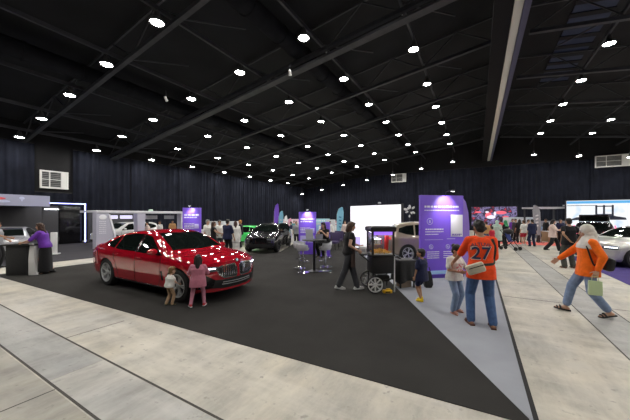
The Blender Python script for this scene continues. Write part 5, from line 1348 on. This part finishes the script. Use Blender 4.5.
person('man in dark navy shirt with his back turned in the chatting group', vp(227.5,12.6), AWAY+R(-15), 1.68, 1.0, SKIN_B, ('short', HAIR_K), (NAVY, .9, -.1, .03), ('trousers', BLK_C, 1.0, .02), (KSH, 'shoe'), wrists=((-.12,.3,1.0),(.28,.1,.85)), vox=.016)
person('woman in long white dress right of the chatting group', vp(235.5,13.8), AWAY+R(20), 1.58, 1.0, SKIN_A, ('long', HAIR_B), (WHITE_C, 1.9, -.3, .04), ('skirt', WHITE_C, .76, .08), (WSH, 'shoe'), vox=.016)
person('person in black with orange cap near the green car', vp(240.5,16.5), LEFT, 1.60, 1.0, SKIN_B, ('short', mat('cap_orange', (.45,.2,.05), .7)), (BLK_C, 1.0, -.1, .03), ('trousers', BLK_C, 1.0, .02), (KSH, 'shoe'), vox=.016)
# people inside the white booth
for px, z, hh_, m, lab, hr_ in ((110.5,16.9,1.42,WHITE_C,'person in white at the left inside the white framed booth',HAIR_B),(147.5,18.1,1.46,PALEPINK,'person in pale pink inside the white framed booth beside the middle pylon',HAIR_K),(160,19.4,1.48,WHITE_C,'person in white at the middle of the white framed booth',HAIR_B),(172.5,20.4,1.52,TAN_C,'person in yellow-tan top at the right end of the white framed booth',HAIR_K)):
    person(lab, vp(px, z), TOWARD+random.uniform(-1,1), hh_, 1.0, SKIN_B, ('short', hr_), (m, .9, -.1, .03), ('trousers', BLK_C, 1.0, .02), (KSH, 'shoe'), vox=.018)
# distant people in the middle
for px, z, hh_, m, lab, hr_ in ((291,19.5,1.45,NAVY,'distant person in navy near the pink flag',HAIR_K),(296.3,17.6,1.50,GREYL_C,'distant person in grey just left of the purple panel',HAIR_B),(330,20.5,1.45,WHITE_C,'distant person in white right of the charging post',HAIR_K),(345,20.0,1.50,PALEPINK,'distant person in pale pink beside the white screen',HAIR_B),(294,22.6,1.48,fabric('cloth_teal', (.08,.25,.28)),'distant person in teal behind the black car',HAIR_K)):
    person(lab, vp(px, z), TOWARD+random.uniform(-2,2), hh_, 1.0, SKIN_A, ('short', hr_), (m, .9, -.1, .03), ('trousers', BLK_C, 1.0, .02), (KSH, 'shoe'), vox=.018)

# more of the crowd before the red screen and the far booths
for i, (px, z, hh_, m, bt, hr_, lab, dr) in enumerate((
    (479.5,20.5,1.58,GREYL_C,BLK_C,HAIR_K,'person in grey seen past the shoulder of the man in the orange jersey',AWAY),
    (501,20.0,1.60,RED_C,BLK_C,HAIR_K,'person in red top between the mint and the green headscarf',AWAY+.3),
    (512.5,21.5,1.62,PURP_C,BLK_C,HAIR_B,'person in purple top far back above the pushchair',TOWARD),
    (519.5,19.3,1.60,BLK_C,BLK_C,HAIR_K,'person all in black left of the woman in red shorts',AWAY-.4),
    (528.3,21.0,1.58,PALEPINK,GREY_C,HAIR_K,'person in pale pink between the red shorts and the man in navy',TOWARD+.5),
    (546,21.3,1.62,BLK_C,GREY_C,HAIR_B,'person in black under the left half of the pergola frame',LEFT),
    (560.5,19.0,1.62,NAVY,BLK_C,HAIR_K,'person in navy between the woman in pink and the man in black',TOWARD-.3),
    (606,19.6,1.62,BLK_C,BLK_C,HAIR_K,'person in black right of the raised tailgate',LEFT+.4))):
    person(lab, vp(px, z), dr, hh_, 1.0, SKIN_B if i % 2 else SKIN_A, ('short' if i % 3 else 'bob', hr_), (m, .8+.2*(i%3), -.1, .03), ('trousers', bt, 1.0, .02), (KSH, 'shoe'), vox=.018)

# stand everything that is on a carpet on its pile
def _inside(p, poly):
    k = False; n_ = len(poly)
    for i in range(n_):
        (x0,y0),(x1,y1) = poly[i], poly[(i+1)%n_]
        if (y0 > p[1]) != (y1 > p[1]) and p[0] < x0+(x1-x0)*(p[1]-y0)/(y1-y0): k = not k
    return k
for o in list(C.objects):
    if o.parent is None and o.type == 'EMPTY' and o.get('category') and abs(o.location.z) < .004 and o.name.split('.')[0] not in ('stage_curtain','sling_bag','shoulder_bag','paper_bag'):
        if any(_inside(o.location, q) for q in _carpets): o.location.z = .007

# ------------------------------------------------------------------ camera, world
cam = bpy.data.cameras.new('camera'); cam.sensor_width = 36; cam.lens = FPX/630*36; cam.shift_y = (HOR-210)/630; cam.clip_end = 200; cam.clip_start = .05
co = bpy.data.objects.new('camera', cam); C.objects.link(co); co.location = (0,0,CAM_H); co.rotation_euler = (PI/2,0,CAM_YAW); S.camera = co
w = bpy.data.worlds.new('world'); S.world = w; w.use_nodes = True
w.node_tree.nodes['Background'].inputs[0].default_value = (.01,.01,.012,1); w.node_tree.nodes['Background'].inputs[1].default_value = .2
S.view_settings.view_transform = 'Standard'; S.view_settings.look = 'None'; S.view_settings.gamma = 1; S.view_settings.use_curve_mapping = False; S.view_settings.exposure = .1
try:
    S.cycles.use_denoising = True; S.cycles.use_light_tree = True
except Exception: pass
